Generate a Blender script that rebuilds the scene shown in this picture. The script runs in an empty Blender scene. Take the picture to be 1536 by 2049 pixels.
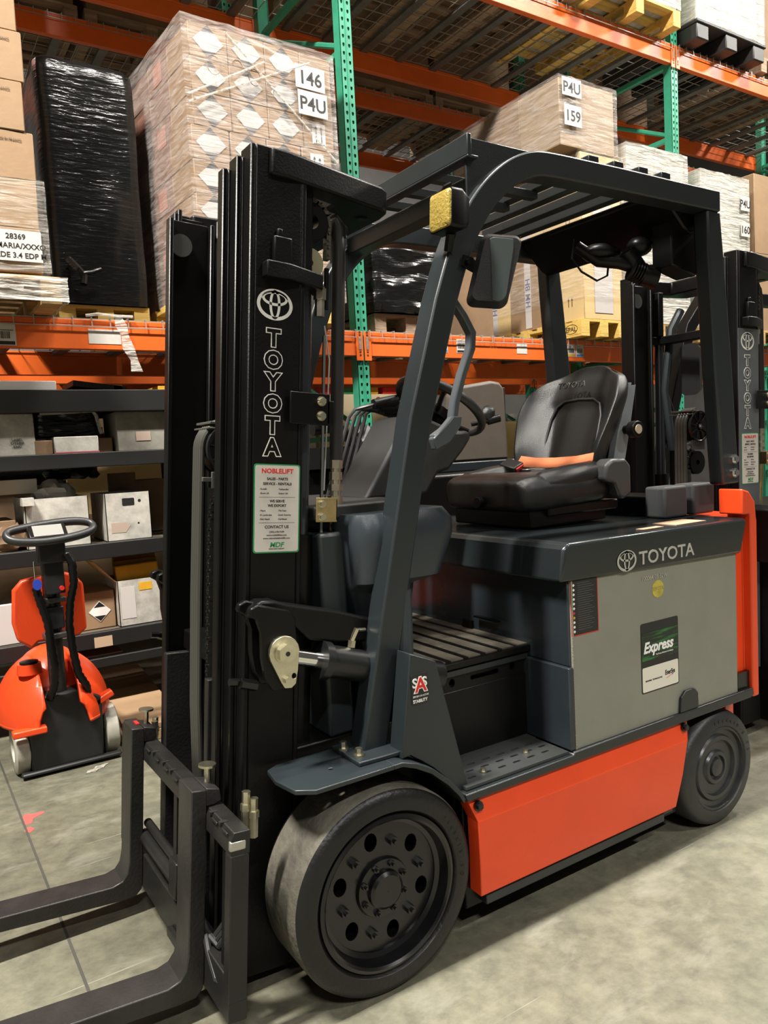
import bpy, bmesh, math, random
from mathutils import Matrix, Vector
S = bpy.context.scene
COL = S.collection
R = math.radians
random.seed(7)

# ---------------------------------------------------------------- camera
# world frame: X runs along the truck towards its rear, Y away from the viewer, Z up, metres
def camera():
    pitch, roll, yaw = R(4.67), R(-3.0), R(-32.55)
    f = Vector((0, math.cos(pitch), -math.sin(pitch)))
    u = Vector((0, math.sin(pitch), math.cos(pitch)))
    r = Vector((1, 0, 0))
    r2 = math.cos(roll) * r + math.sin(roll) * u
    u2 = -math.sin(roll) * r + math.cos(roll) * u
    rz = Matrix.Rotation(yaw, 3, 'Z')
    r2, u2, f = rz @ r2, rz @ u2, rz @ f
    cd = bpy.data.cameras.new('camera')
    co = bpy.data.objects.new('camera', cd)
    COL.objects.link(co)
    m = Matrix((r2, u2, -f)).transposed().to_4x4()
    m.translation = Vector((-.968, -1.576, 1.378))
    co.matrix_world = m
    cd.sensor_fit = 'VERTICAL'; cd.sensor_height = 36
    cd.lens = 1540 / 2049 * 36
    cd.clip_start = .05
    S.camera = co
camera()

# ---------------------------------------------------------------- exposure, world, lamps
S.view_settings.view_transform = 'Standard'
S.view_settings.look = 'None'
S.view_settings.gamma = 1
S.view_settings.use_curve_mapping = False
S.view_settings.exposure = 0.0
S.cycles.max_bounces = 6
S.cycles.diffuse_bounces = 4
S.cycles.glossy_bounces = 3
S.cycles.transparent_max_bounces = 10
S.cycles.use_denoising = True
S.cycles.caustics_reflective = False
S.cycles.caustics_refractive = False
W = bpy.data.worlds.new('world'); S.world = W; W.use_nodes = True
W.node_tree.nodes['Background'].inputs[0].default_value = (1.0, .96, .88, 1)
W.node_tree.nodes['Background'].inputs[1].default_value = .09

def lamp(name, loc, sx, sy, watt, col=(1, .955, .875), rot=(0, 0, 0)):
    d = bpy.data.lights.new(name, 'AREA')
    d.shape = 'RECTANGLE'; d.size = sx; d.size_y = sy
    d.energy = watt; d.color = col
    o = bpy.data.objects.new(name, d); COL.objects.link(o)
    o.location = loc; o.rotation_euler = rot
    return o
# high bay fittings over the aisle
for lx, ly, wt in [(-2.9, .1, 1500), (1.2, .05, 370), (5.4, .0, 600), (9.5, -.1, 560)]:
    lamp('bay_and_fill_light', (lx, ly, 7.2), 1.3, .35, wt)
for lx in (-2.5, 3.5):  # unseen fill pair added behind the viewer to brighten the near side faces
    lamp('bay_and_fill_light', (lx, -6.0, 7.2), 1.4, .5, 2250, (1, .975, .93), rot=(R(-38), 0, 0))

for lx in (-1.5, 2.8, 7.0):
    lamp('bay_and_fill_light', (lx, 7.4, 7.4), 1.4, .5, 260, rot=(R(18), 0, 0))

# ---------------------------------------------------------------- materials
MATS = {}
def mat(name, col, rough=.5, metal=0.0, spec=.5, noise=0, nscale=8, bump=0, bscale=60, coat=0, col2=None, stretch=None, dirt=0):
    if name in MATS: return MATS[name]
    m = bpy.data.materials.new(name); m.use_nodes = True
    nt = m.node_tree; b = nt.nodes['Principled BSDF']
    b.inputs['Base Color'].default_value = (*col, 1)
    b.inputs['Roughness'].default_value = rough
    b.inputs['Metallic'].default_value = metal
    b.inputs['Specular IOR Level'].default_value = spec
    b.inputs['Coat Weight'].default_value = coat
    tc = nt.nodes.new('ShaderNodeTexCoord'); src = tc.outputs['Object']
    if stretch:
        mp = nt.nodes.new('ShaderNodeMapping'); mp.inputs['Scale'].default_value = stretch
        nt.links.new(src, mp.inputs[0]); src = mp.outputs[0]
    if noise or col2:
        n = nt.nodes.new('ShaderNodeTexNoise'); n.inputs['Scale'].default_value = nscale
        n.inputs['Detail'].default_value = 6; n.inputs['Roughness'].default_value = .65
        nt.links.new(src, n.inputs['Vector'])
        rp = nt.nodes.new('ShaderNodeValToRGB')
        c2 = col2 or tuple(c * (1 - noise) for c in col)
        c1 = col if col2 else tuple(min(1, c * (1 + noise * .6)) for c in col)
        rp.color_ramp.elements[0].position = .32; rp.color_ramp.elements[0].color = (*c2, 1)
        rp.color_ramp.elements[1].position = .68; rp.color_ramp.elements[1].color = (*c1, 1)
        nt.links.new(n.outputs[0], rp.inputs[0]); nt.links.new(rp.outputs[0], b.inputs['Base Color'])
    if bump:
        n2 = nt.nodes.new('ShaderNodeTexNoise'); n2.inputs['Scale'].default_value = bscale
        n2.inputs['Detail'].default_value = 4
        nt.links.new(src, n2.inputs['Vector'])
        bp = nt.nodes.new('ShaderNodeBump'); bp.inputs['Strength'].default_value = bump; bp.inputs['Distance'].default_value = .01
        nt.links.new(n2.outputs[0], bp.inputs['Height']); nt.links.new(bp.outputs[0], b.inputs['Normal'])
    MATS[name] = m
    return m

def film(name, col, lo, hi, stretch=(3, 3, 26), rough=.14, cover=.5, bstr=.6, bscale=7):
    """stretch wrap: see-through glossy film, cloudier in stretched streaks, wrinkled"""
    m = bpy.data.materials.new(name); m.use_nodes = True; nt = m.node_tree
    b = nt.nodes['Principled BSDF']; out = nt.nodes['Material Output']
    b.inputs['Base Color'].default_value = (*col, 1); b.inputs['Roughness'].default_value = rough
    tc = nt.nodes.new('ShaderNodeTexCoord'); mp = nt.nodes.new('ShaderNodeMapping')
    mp.inputs['Scale'].default_value = stretch; mp.inputs['Rotation'].default_value = (.12, .1, 0)
    nt.links.new(tc.outputs['Object'], mp.inputs[0])
    n = nt.nodes.new('ShaderNodeTexNoise'); n.inputs['Scale'].default_value = 1.6; n.inputs['Detail'].default_value = 9
    n.inputs['Roughness'].default_value = .7; n.inputs['Distortion'].default_value = .6
    nt.links.new(mp.outputs[0], n.inputs['Vector'])
    mr = nt.nodes.new('ShaderNodeMapRange'); mr.inputs['From Min'].default_value = cover - .12; mr.inputs['From Max'].default_value = cover + .22
    mr.inputs['To Min'].default_value = lo; mr.inputs['To Max'].default_value = hi
    nt.links.new(n.outputs[0], mr.inputs['Value']); nt.links.new(mr.outputs[0], b.inputs['Alpha'])
    n2 = nt.nodes.new('ShaderNodeTexNoise'); n2.inputs['Scale'].default_value = bscale / 6; n2.inputs['Detail'].default_value = 8
    n2.inputs['Distortion'].default_value = 1.0
    nt.links.new(mp.outputs[0], n2.inputs['Vector'])
    bp = nt.nodes.new('ShaderNodeBump'); bp.inputs['Strength'].default_value = bstr; bp.inputs['Distance'].default_value = .03
    nt.links.new(n2.outputs[0], bp.inputs['Height']); nt.links.new(bp.outputs[0], b.inputs['Normal'])
    MATS[name] = m
    return m

black = mat('black_paint', (.0038, .0037, .0036), .34, spec=.22, noise=.25, nscale=5, bump=.04, bscale=300)
mastblack = mat('mast_black', (.0038, .0036, .0033), .40, spec=.20, noise=.3, nscale=4, bump=.08, bscale=180)
char = mat('charcoal_paint', (.0150, .0200, .0225), .36, noise=.15, nscale=3, bump=.03, bscale=240)
char2 = mat('charcoal_frame_paint', (.0145, .0175, .019), .32, noise=.18, nscale=3, bump=.03, bscale=240)
plastic = mat('textured_plastic', (.0125, .013, .013), .5, bump=.25, bscale=900)
cowlm = mat('cowl_plastic', (.024, .031, .037), .28, bump=.12, bscale=700)
vinyl = mat('black_vinyl', (.0075, .0078, .0078), .33, bump=.2, bscale=500)
rubber = mat('tyre_rubber', (.0055, .0054, .005), .42, spec=.4, noise=.35, nscale=6, bump=.15, bscale=90)
tread = mat('tread_rubber', (.095, .086, .066), .75, noise=.45, nscale=9, bump=.5, bscale=40)
rimm = mat('rim_black', (.0045, .0045, .005), .24, noise=.2, nscale=6)
orangered = mat('orange_red_paint', (.72, .060, .012), .32, noise=.08, nscale=4, bump=.04, bscale=120)
steelgrey = mat('battery_case_grey', (.215, .215, .178), .42, noise=.10, nscale=3, bump=.1, bscale=200)
chrome = mat('chrome', (.75, .75, .72), .12, 1.0)
zinc = mat('zinc_plate', (.62, .58, .44), .32, 1.0, noise=.2, nscale=20)
gold = mat('yellow_zinc', (.52, .40, .20), .35, .9, noise=.25, nscale=20)
carr = mat('carriage_steel', (.013, .0125, .0115), .40, spec=.35, noise=.3, nscale=5, bump=.1, bscale=120)
forkm = mat('fork_steel', (.019, .017, .016), .40, spec=.4, noise=.45, nscale=6, bump=.1, bscale=120)
hosem = mat('rubber_hose', (.022, .022, .021), .42)
white = mat('white_print', (.80, .80, .77), .5)
offwhite = mat('paper_label', (.60, .56, .52), .6, noise=.05, nscale=20)
ink = mat('black_ink', (.012, .012, .012), .5)
redink = mat('red_ink', (.62, .02, .015), .5)
greenink = mat('green_ink', (.03, .25, .09), .4)
silver = mat('silver_print', (.40, .40, .36), .4)
amberl = mat('amber_lens', (.85, .26, .02), .15)
yell = mat('yellow_lens', (.33, .24, .055), .12, bump=.5, bscale=120)
glassm = mat('mirror_glass', (.30, .34, .33), .06, 1.0)
beltm = mat('orange_webbing', (.80, .24, .10), .7, bump=.4, bscale=900)
rackor = mat('rack_orange', (.78, .135, .018), .42, noise=.12, nscale=3, bump=.06, bscale=60)
rackgr = mat('rack_green', (.040, .29, .175), .42, noise=.22, nscale=5)
galv = mat('galvanised_wire', (.42, .40, .36), .45, .5)
galvd = mat('galvanised_channel', (.17, .17, .16), .5, .4, noise=.3, nscale=6)
shelfm = mat('shelf_black_steel', (.008, .0078, .0078), .5, noise=.3, nscale=4)
board = mat('shelf_board', (.10, .075, .05), .7, noise=.3, nscale=6)
card = mat('brown_cardboard', (.285, .180, .098), .72, noise=.13, nscale=4, bump=.1, bscale=30)
cardd = mat('dark_cardboard', (.22, .135, .075), .75, noise=.2, nscale=4, bump=.1, bscale=30)
cardp = mat('pale_cardboard', (.60, .43, .20), .7, noise=.1, nscale=4, bump=.1, bscale=30)
cardw = mat('white_carton', (.46, .44, .39), .65, noise=.38, nscale=9, bump=.1, bscale=30)
wood = mat('pallet_wood', (.46, .29, .12), .75, noise=.35, nscale=3, stretch=(1, 10, 10), bump=.3, bscale=20)
woody = mat('yellow_pallet_wood', (.66, .44, .11), .7, noise=.25, nscale=3, stretch=(1, 10, 10), bump=.3, bscale=20)
woodd = mat('dark_pallet_wood', (.36, .26, .175), .8, noise=.4, nscale=3, stretch=(1, 10, 10), bump=.3, bscale=20)
blackbag = mat('black_film', (.006, .006, .006), .20, bump=.55, bscale=7, stretch=(1.0, 1.0, 7))
yellowpk = mat('yellow_paper', (.68, .36, .02), .55, noise=.15, nscale=8)
taupe = mat('taupe_moulded_panel', (.095, .078, .062), .5, noise=.1, nscale=10, bump=.15, bscale=500)
poly = mat('polyurethane_wheel', (.42, .40, .34), .5, noise=.3, nscale=9)
film1 = film('clear_wrap', (.66, .60, .57), .06, .55)
film2 = film('cloudy_wrap', (.72, .69, .63), .22, .85, cover=.48, bstr=.9)
film3 = film('light_wrap', (.80, .76, .70), .04, .42, cover=.52)

def concrete():
    m = bpy.data.materials.new('warehouse_concrete'); m.use_nodes = True; nt = m.node_tree
    b = nt.nodes['Principled BSDF']; L = nt.links.new
    tc = nt.nodes.new('ShaderNodeTexCoord')
    def noise(sc, det, rg, vec=None, dist=0):
        n = nt.nodes.new('ShaderNodeTexNoise'); n.inputs['Scale'].default_value = sc; n.inputs['Detail'].default_value = det
        n.inputs['Roughness'].default_value = rg; n.inputs['Distortion'].default_value = dist
        L(vec or tc.outputs['Object'], n.inputs['Vector']); return n.outputs[0]
    def ramp(src, p0, c0, p1, c1):
        r = nt.nodes.new('ShaderNodeValToRGB'); e = r.color_ramp.elements
        e[0].position = p0; e[0].color = (*c0, 1); e[1].position = p1; e[1].color = (*c1, 1)
        L(src, r.inputs[0]); return r.outputs[0]
    def mix(kind, fac, a, c):
        x = nt.nodes.new('ShaderNodeMix'); x.data_type = 'RGBA'; x.blend_type = kind
        if isinstance(fac, float): x.inputs[0].default_value = fac
        else: L(fac, x.inputs[0])
        L(a, x.inputs[6])
        if isinstance(c, tuple): x.inputs[7].default_value = (*c, 1)
        else: L(c, x.inputs[7])
        return x.outputs[2]
    mpf = nt.nodes.new('ShaderNodeMapping'); mpf.inputs['Scale'].default_value = (.7, 1.5, 1); L(tc.outputs['Object'], mpf.inputs[0])
    base = ramp(noise(1.1, 8, .62, dist=.1), .32, (.080, .0762, .053), .70, (.160, .152, .107))
    fine = ramp(noise(14, 8, .7), .33, (.62, .62, .62), .67, (1.16, 1.16, 1.14))
    c = mix('MULTIPLY', 1.0, base, fine)
    blotch = ramp(noise(4.5, 7, .68, mpf.outputs[0], dist=.25), .54, (0, 0, 0), .74, (1, 1, 1))
    c = mix('MIX', blotch, c, (.180, .172, .134))
    dark = ramp(noise(2.6, 8, .7, mpf.outputs[0], dist=.2), .28, (1, 1, 1), .44, (0, 0, 0))
    c = mix('MIX', dark, c, (.078, .075, .058))
    mp = nt.nodes.new('ShaderNodeMapping'); mp.inputs['Scale'].default_value = (1.2, 60, 1); L(tc.outputs['Object'], mp.inputs[0])
    scr = ramp(noise(1.0, 3, .5, mp.outputs[0]), .70, (0, 0, 0), .74, (1, 1, 1))
    c = mix('MIX', scr, c, (.21, .20, .16))
    L(c, b.inputs['Base Color'])
    rr = nt.nodes.new('ShaderNodeMapRange'); rr.inputs['To Min'].default_value = .42; rr.inputs['To Max'].default_value = .75
    L(noise(6, 4, .6), rr.inputs['Value']); L(rr.outputs[0], b.inputs['Roughness'])
    bp = nt.nodes.new('ShaderNodeBump'); bp.inputs['Strength'].default_value = .15; bp.inputs['Distance'].default_value = .01
    L(noise(40, 5, .7), bp.inputs['Height']); L(bp.outputs[0], b.inputs['Normal'])
    return m
floorm = concrete()
mat('pale_print', (.50, .46, .44), .6); mat('brown_print', (.12, .07, .03), .6)
wallm = mat('warehouse_wall', (.17, .165, .16), .8, noise=.15, nscale=2)
ceilm = mat('warehouse_ceiling', (.45, .44, .42), .8, noise=.15, nscale=2)

# ---------------------------------------------------------------- builders
class MB:
    """collects shapes into one mesh object"""
    def __init__(s, M=None):
        s.bm = bmesh.new(); s.M = M; s.mi = 0
    def _mark(s, vs):
        for v in vs:
            for f in v.link_faces: f.material_index = s.mi
        return vs
    def box(s, x0, x1, y0, y1, z0, z1, M=None):
        r = bmesh.ops.create_cube(s.bm, size=1.0)['verts']
        for v in r:
            v.co = Vector(((x0 + x1) / 2 + v.co.x * (x1 - x0), (y0 + y1) / 2 + v.co.y * (y1 - y0), (z0 + z1) / 2 + v.co.z * (z1 - z0)))
            if M: v.co = M @ v.co
        s._mark(r); return s
    def prism(s, pts, plane, lo, hi, holes=(), M=None):
        """2D outline (with holes) given thickness lo..hi along the third axis; plane 'xz','xy','yz'"""
        bm = s.bm
        def P(p, t):
            a, b = p
            v = {'xz': (a, t, b), 'xy': (a, b, t), 'yz': (t, a, b)}[plane]
            v = Vector(v)
            return M @ v if M else v
        tmp = bmesh.new(); es = []
        for loop in [list(pts)] + [list(h) for h in holes]:
            vs = [tmp.verts.new((p[0], p[1], 0)) for p in loop]
            for i in range(len(vs)): es.append(tmp.edges.new((vs[i], vs[(i + 1) % len(vs)])))
        if holes: bmesh.ops.triangle_fill(tmp, use_beauty=True, use_dissolve=False, edges=es)
        else: tmp.faces.new(list(tmp.verts))
        tmp.verts.index_update()
        lo_v = [bm.verts.new(P((v.co.x, v.co.y), lo)) for v in tmp.verts]
        hi_v = [bm.verts.new(P((v.co.x, v.co.y), hi)) for v in tmp.verts]
        new = []
        for f in tmp.faces:
            ids = [v.index for v in f.verts]
            new.append(bm.faces.new([lo_v[i] for i in ids])); new.append(bm.faces.new([hi_v[i] for i in reversed(ids)]))
        for e in tmp.edges:
            if len(e.link_faces) == 1:
                a, b = e.verts[0].index, e.verts[1].index
                new.append(bm.faces.new((lo_v[a], lo_v[b], hi_v[b], hi_v[a])))
        for f in new: f.material_index = s.mi
        tmp.free()
        bmesh.ops.recalc_face_normals(bm, faces=new)
        return s
    def cyl(s, p0, p1, r, r2=None, seg=20, cap=True):
        p0, p1 = Vector(p0), Vector(p1); d = p1 - p0
        q = d.to_track_quat('Z', 'Y').to_matrix().to_4x4(); q.translation = (p0 + p1) / 2
        r_ = bmesh.ops.create_cone(s.bm, cap_ends=cap, segments=seg, radius1=r, radius2=r if r2 is None else r2, depth=d.length, matrix=q)['verts']
        s._mark(r_); return s
    def ball(s, c, r, sc=(1, 1, 1), seg=16):
        m = Matrix.Translation(c) @ Matrix.Diagonal((*sc, 1))
        s._mark(bmesh.ops.create_uvsphere(s.bm, u_segments=seg, v_segments=seg // 2 + 2, radius=r, matrix=m)['verts']); return s
    def tube(s, pts, r, seg=10, closed=False, flat=1.0):
        pts = [Vector(p) for p in pts]; n = len(pts); rings = []; up = None
        for i, p in enumerate(pts):
            a = pts[(i - 1) % n] if (i or closed) else p
            b = pts[(i + 1) % n] if (i < n - 1 or closed) else p
            t = (b - a).normalized()
            if up is None:
                up = Vector((0, 0, 1)) if abs(t.z) < .9 else Vector((0, 1, 0))
            u = (up - t * up.dot(t)).normalized(); w = t.cross(u); up = u
            rr = r[i] if isinstance(r, (list, tuple)) else r
            rings.append([s.bm.verts.new(p + rr * (math.cos(k * 2 * math.pi / seg) * u * flat + math.sin(k * 2 * math.pi / seg) * w)) for k in range(seg)])
        fs = []
        for i in range(n if closed else n - 1):
            A, B = rings[i], rings[(i + 1) % n]
            for k in range(seg): fs.append(s.bm.faces.new((A[k], A[(k + 1) % seg], B[(k + 1) % seg], B[k])))
        if not closed:
            fs.append(s.bm.faces.new(rings[0])); fs.append(s.bm.faces.new(list(reversed(rings[-1]))))
        for f in fs: f.material_index = s.mi
        bmesh.ops.recalc_face_normals(s.bm, faces=fs)
        return s
    def lathe(s, prof, c, axis='y', seg=48, closed=True):
        """profile of (radius, axial) turned about an axis through c; closed joins last to first"""
        c = Vector(c); rings = []
        for r, t in prof:
            ring = []
            for k in range(seg):
                a = k * 2 * math.pi / seg; x, z = r * math.cos(a), r * math.sin(a)
                v = {'y': (x, t, z), 'x': (t, x, z), 'z': (x, z, t)}[axis]
                ring.append(s.bm.verts.new(c + Vector(v)))
            rings.append(ring)
        fs = []; n = len(prof)
        for i in range(n if closed else n - 1):
            A, B = rings[i], rings[(i + 1) % n]
            for k in range(seg): fs.append(s.bm.faces.new((A[k], A[(k + 1) % seg], B[(k + 1) % seg], B[k])))
        for f in fs: f.material_index = s.mi
        bmesh.ops.recalc_face_normals(s.bm, faces=fs)
        return s
    def rect_tube(s, path, w, h, side=(0, 1, 0)):
        """sweep of a rectangle; w across 'side', h in the plane of the path"""
        side = Vector(side); rings = []; n = len(path); path = [Vector(p) for p in path]
        for i, p in enumerate(path):
            if i == 0: t = path[1] - p
            elif i == n - 1: t = p - path[i - 1]
            else: t = (path[i + 1] - p).normalized() + (p - path[i - 1]).normalized()
            t.normalize(); nn = t.cross(side).normalized()
            k = 1.0
            if 0 < i < n - 1:
                k = 1 / max(.5, abs(t.dot((path[i + 1] - p).normalized())))
            rings.append([s.bm.verts.new(p + side * a * w / 2 + nn * b * k * h / 2) for a, b in ((-1, -1), (1, -1), (1, 1), (-1, 1))])
        fs = []
        for i in range(n - 1):
            for k in range(4): fs.append(s.bm.faces.new((rings[i][k], rings[i][(k + 1) % 4], rings[i + 1][(k + 1) % 4], rings[i + 1][k])))
        fs.append(s.bm.faces.new(rings[0])); fs.append(s.bm.faces.new(list(reversed(rings[-1]))))
        for f in fs: f.material_index = s.mi
        bmesh.ops.recalc_face_normals(s.bm, faces=fs)
        return s
    def quad(s, *p):
        f = s.bm.faces.new([s.bm.verts.new(q) for q in p]); f.material_index = s.mi; return s
    def text(s, txt, size, loc, xd=(1, 0, 0), up=(0, 0, 1), align='LEFT', off=0.0, sx=1.0, ext=.0004, sp=1.0, shear=0):
        c = bpy.data.curves.new('t', 'FONT'); c.body = txt; c.size = size; c.align_x = align
        c.offset = off; c.extrude = ext; c.space_character = sp; c.shear = shear; c.resolution_u = 3
        o = bpy.data.objects.new('t', c)
        me = o.to_mesh()
        xd = Vector(xd).normalized(); up = Vector(up).normalized(); n = xd.cross(up)
        M = Matrix((xd * sx, up, n)).transposed().to_4x4(); M.translation = Vector(loc)
        t = bmesh.new(); t.from_mesh(me); t.transform(M)
        me2 = bpy.data.meshes.new('t'); 
        for f in t.faces: f.material_index = s.mi
        t.to_mesh(me2); t.free(); s.bm.from_mesh(me2)
        o.to_mesh_clear(); bpy.data.objects.remove(o); bpy.data.curves.remove(c); bpy.data.meshes.remove(me2)
        return s
    def done(s, name, mats, parent=None, bev=0, sub=0, ang=32, seg=2, weld=False):
        if s.M: s.bm.transform(s.M)
        if weld: bmesh.ops.remove_doubles(s.bm, verts=s.bm.verts, dist=1e-5)
        me = bpy.data.meshes.new(name); s.bm.to_mesh(me); s.bm.free()
        for m in (mats if isinstance(mats, (list, tuple)) else [mats]): me.materials.append(m)
        me.polygons.foreach_set('use_smooth', [True] * len(me.polygons))
        me.set_sharp_from_angle(angle=R(ang))
        o = bpy.data.objects.new(name, me); COL.objects.link(o)
        if parent:
            o.parent = parent
            pm = Matrix.Translation(parent.location) if not parent.parent else Matrix.Identity(4)
            w = wmat(parent)
            o.matrix_parent_inverse = w.inverted()
        if bev:
            b = o.modifiers.new('bevel', 'BEVEL'); b.width = bev; b.segments = seg; b.limit_method = 'ANGLE'; b.angle_limit = R(40); b.harden_normals = False
        if sub:
            b = o.modifiers.new('sub', 'SUBSURF'); b.levels = sub; b.render_levels = sub
        return o

def wmat(o):
    m = Matrix.LocRotScale(o.location, o.rotation_euler, o.scale)
    return wmat(o.parent) @ o.matrix_parent_inverse @ m if o.parent else m

def thing(name, label, cat, loc=(0, 0, 0), group=None):
    o = bpy.data.objects.new(name, None); COL.objects.link(o); o.location = loc
    o.empty_display_size = .1
    return tag(o, label, cat, group)
def tag(o, label=None, cat=None, group=None, kind=None):
    if label: o['label'] = label
    if cat: o['category'] = cat
    if group: o['group'] = group
    if kind: o['kind'] = kind
    return o
def copy_tree(o, parent=None, off=None):
    c = o.copy(); COL.objects.link(c)
    if parent: c.parent = parent
    if off: c.location = Vector(o.location) + Vector(off)
    for ch in list(o.children): copy_tree(ch, c)
    return c
def ell(cx, cz, rx, rz, n=24, a0=0, a1=360):
    return [(cx + rx * math.cos(R(a0 + (a1 - a0) * k / n)), cz + rz * math.sin(R(a0 + (a1 - a0) * k / n))) for k in range(n)]
def smooth(pts, n=4):
    """rounder path through the same points"""
    P = [Vector(p) for p in pts]; out = []
    for i in range(len(P) - 1):
        a, b, c, d = P[max(0, i - 1)], P[i], P[i + 1], P[min(len(P) - 1, i + 2)]
        for k in range(n):
            t = k / n; out.append(.5 * (2 * b + (c - a) * t + (2 * a - 5 * b + 4 * c - d) * t * t + (3 * b - a - 3 * c + d) * t ** 3))
    out.append(P[-1]); return out
def rrect(x0, x1, z0, z1, r, n=5):
    o = []
    for cx, cz, a in ((x1 - r, z1 - r, 0), (x0 + r, z1 - r, 90), (x0 + r, z0 + r, 180), (x1 - r, z0 + r, 270)):
        o += [(cx + r * math.cos(R(a + 90 * k / n)), cz + r * math.sin(R(a + 90 * k / n))) for k in range(n + 1)]
    return o
def arc(cx, cz, r, a0, a1, n=10):
    return [(cx + r * math.cos(R(a0 + (a1 - a0) * k / n)), cz + r * math.sin(R(a0 + (a1 - a0) * k / n))) for k in range(n + 1)]

def emblem(b, cx, cz, w, h, y, th=.0006, lw=.09, P=None):
    """three nested ovals in a plane facing -Y"""
    P = P or (lambda x, z: (x, y, z))
    def ring(ox, oz, rx, rz, t):
        n = 40
        o = ell(ox, oz, rx, rz, n); i = ell(ox, oz, rx - t, rz - t, n)
        for k in range(n):
            j = (k + 1) % n
            b.quad(P(*o[k]), P(*i[k]), P(*i[j]), P(*o[j]))
    t = lw * w
    ring(cx, cz, w / 2, h / 2, t)
    ring(cx, cz, w * .155, h * .47, t * .8)
    ring(cx, cz + h * .2, w * .36, h * .24, t * .8)
    return b

# ================================================================ setting
MB().box(-9, 16, -9, 12, -.12, 0).done('floor', floorm)['kind'] = 'structure'
MB().box(-9, 16, -9, 12, 9.0, 9.1).done('ceiling', ceilm)['kind'] = 'structure'
MB().box(-9, 16, 11.9, 12, 0, 9).done('wall_back', wallm)['kind'] = 'structure'
MB().box(-9.1, -9, -9, 12, 0, 9).done('wall_left', wallm)['kind'] = 'structure'
MB().box(16, 16.1, -9, 12, 0, 9).done('wall_right', wallm)['kind'] = 'structure'
# saw-cut joints of the slab
jm = mat('joint_filler', (.045, .042, .035), .8)
for i, jx in enumerate((-.645, 3.0, 6.6)):
    tag(MB().box(jx - .004, jx + .004, -6, 8, 0, .0012).done('trim_%d' % (i + 1), jm), kind='structure')
rp = mat('red_floor_paint', (.50, .075, .065), .6)
b = MB()
b.prism([(-.649, 1.685), (-.629, 1.735), (-.60, 1.715), (-.560, 1.715), (-.566, 1.695), (-.607, 1.672), (-.618, 1.632), (-.645, 1.629)], 'xy', 0, .0011)
b.prism([(-.648, 1.600), (-.628, 1.604), (-.617, 1.575), (-.636, 1.550), (-.652, 1.572)], 'xy', 0, .0011)
tag(b.done('floor_marking', rp), 'red paint marks on the concrete beside the floor joint', 'marking')

# ================================================================ the lift truck
FORKLIFT = thing('forklift', 'charcoal and orange-red electric forklift with black mast and forks, in the foreground', 'forklift', (.55, .53, 0))

def lug(b, c, r=.011, l=.014):
    c = Vector(c); b.cyl(c, c - Vector((0, l, 0)), r, seg=6); b.cyl(c - Vector((0, l, 0)), c - Vector((0, l + .007, 0)), r * .45, seg=8)

def drive_wheel(root, cx, y0, sgn=-1):
    """cushion drive wheel; outer face at y0, sgn -1 looks towards -Y"""
    s = -sgn
    cz, Ro = .2645, .2645
    tb = MB()
    pr = [(.200, .012), (.209, .000), (.236, .0), (.252, .005), (.2605, .013), (.2645, .024), (.2645, .176), (.258, .19), (.24, .2), (.2, .2), (.2, .18)]
    tb.lathe([(r, s * t) for r, t in pr], (cx, y0, cz), seg=96)
    t = tb.done('front_tyre' if root is FORKLIFT else 'tyre', [rubber, tread], root, ang=50)
    for p in t.data.polygons:
        c = p.center; rr = math.hypot(c.x - cx, c.z - cz)
        if rr > .262 and abs(c.y - y0) > .012: p.material_index = 1
    rb = MB()
    rb.lathe([(r, s * q) for r, q in [(.200, .012), (.199, .004), (.190, .001), (.184, .006), (.180, .022), (.176, .034), (.165, .040), (.165, .048), (.19, .048), (.2, .04)]], (cx, y0, cz), seg=96)
    holes = []
    for k in range(6):
        a = R(102 - 60 * k); holes.append(ell(cx + .127 * math.cos(a), cz + .127 * math.sin(a), .019, .024, 14))
    rb.prism(ell(cx, cz, .172, .172, 64), 'xz', y0 + s * .044, y0 + s * .050, holes=holes)
    rb.lathe([(.078, s * .044), (.074, s * .034), (.050, s * .032), (.048, s * .020), (.040, s * .014), (.001, s * .014), (.001, s * .044)], (cx, y0, cz), seg=40)
    rim = rb.done('front_rim', rimm, t, ang=30)
    bb = MB().lathe([(.168, s * .10), (.168, s * .11), (.001, s * .11), (.001, s * .10)], (cx, y0, cz), seg=32)
    bb.lathe([(.168, s * .05), (.172, s * .05), (.172, s * .11), (.168, s * .11)], (cx, y0, cz), seg=48)
    bb.done('brake_drum', black, t)
    for k in range(6):
        a = R(72 - 60 * k); c = (cx + .118 * math.cos(a), y0 + s * .044, cz + .118 * math.sin(a))
        lb = MB(); lug(lb, c, .0125, s * .015); lb.done('wheel_nut', rimm, t)
    for k in range(8):
        a = R(22 + 45 * k); c = (cx + .063 * math.cos(a), y0 + s * .034, cz + .063 * math.sin(a))
        lb = MB(); lug(lb, c, .0085, s * .009); lb.done('hub_bolt', rimm, t)
    if sgn < 0:
        w = MB()
        for k, (a, ch) in enumerate(zip(range(40, -10, -5), '21x8x15 SOL')):
            r = .222; A = R(a); up = (math.cos(A), 0, math.sin(A)); xd = (math.sin(A), 0, -math.cos(A))
            w.text(ch, .016, (cx + r * math.cos(A), y0 - .0004, cz + r * math.sin(A)), xd=xd, up=up)
        w.done('sidewall_lettering', rubber, t)
    return t
tw = drive_wheel(FORKLIFT, 0, 0)
# streaks of wear on the front of the tread
drive_wheel(FORKLIFT, 0, 1.07, 1)

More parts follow.
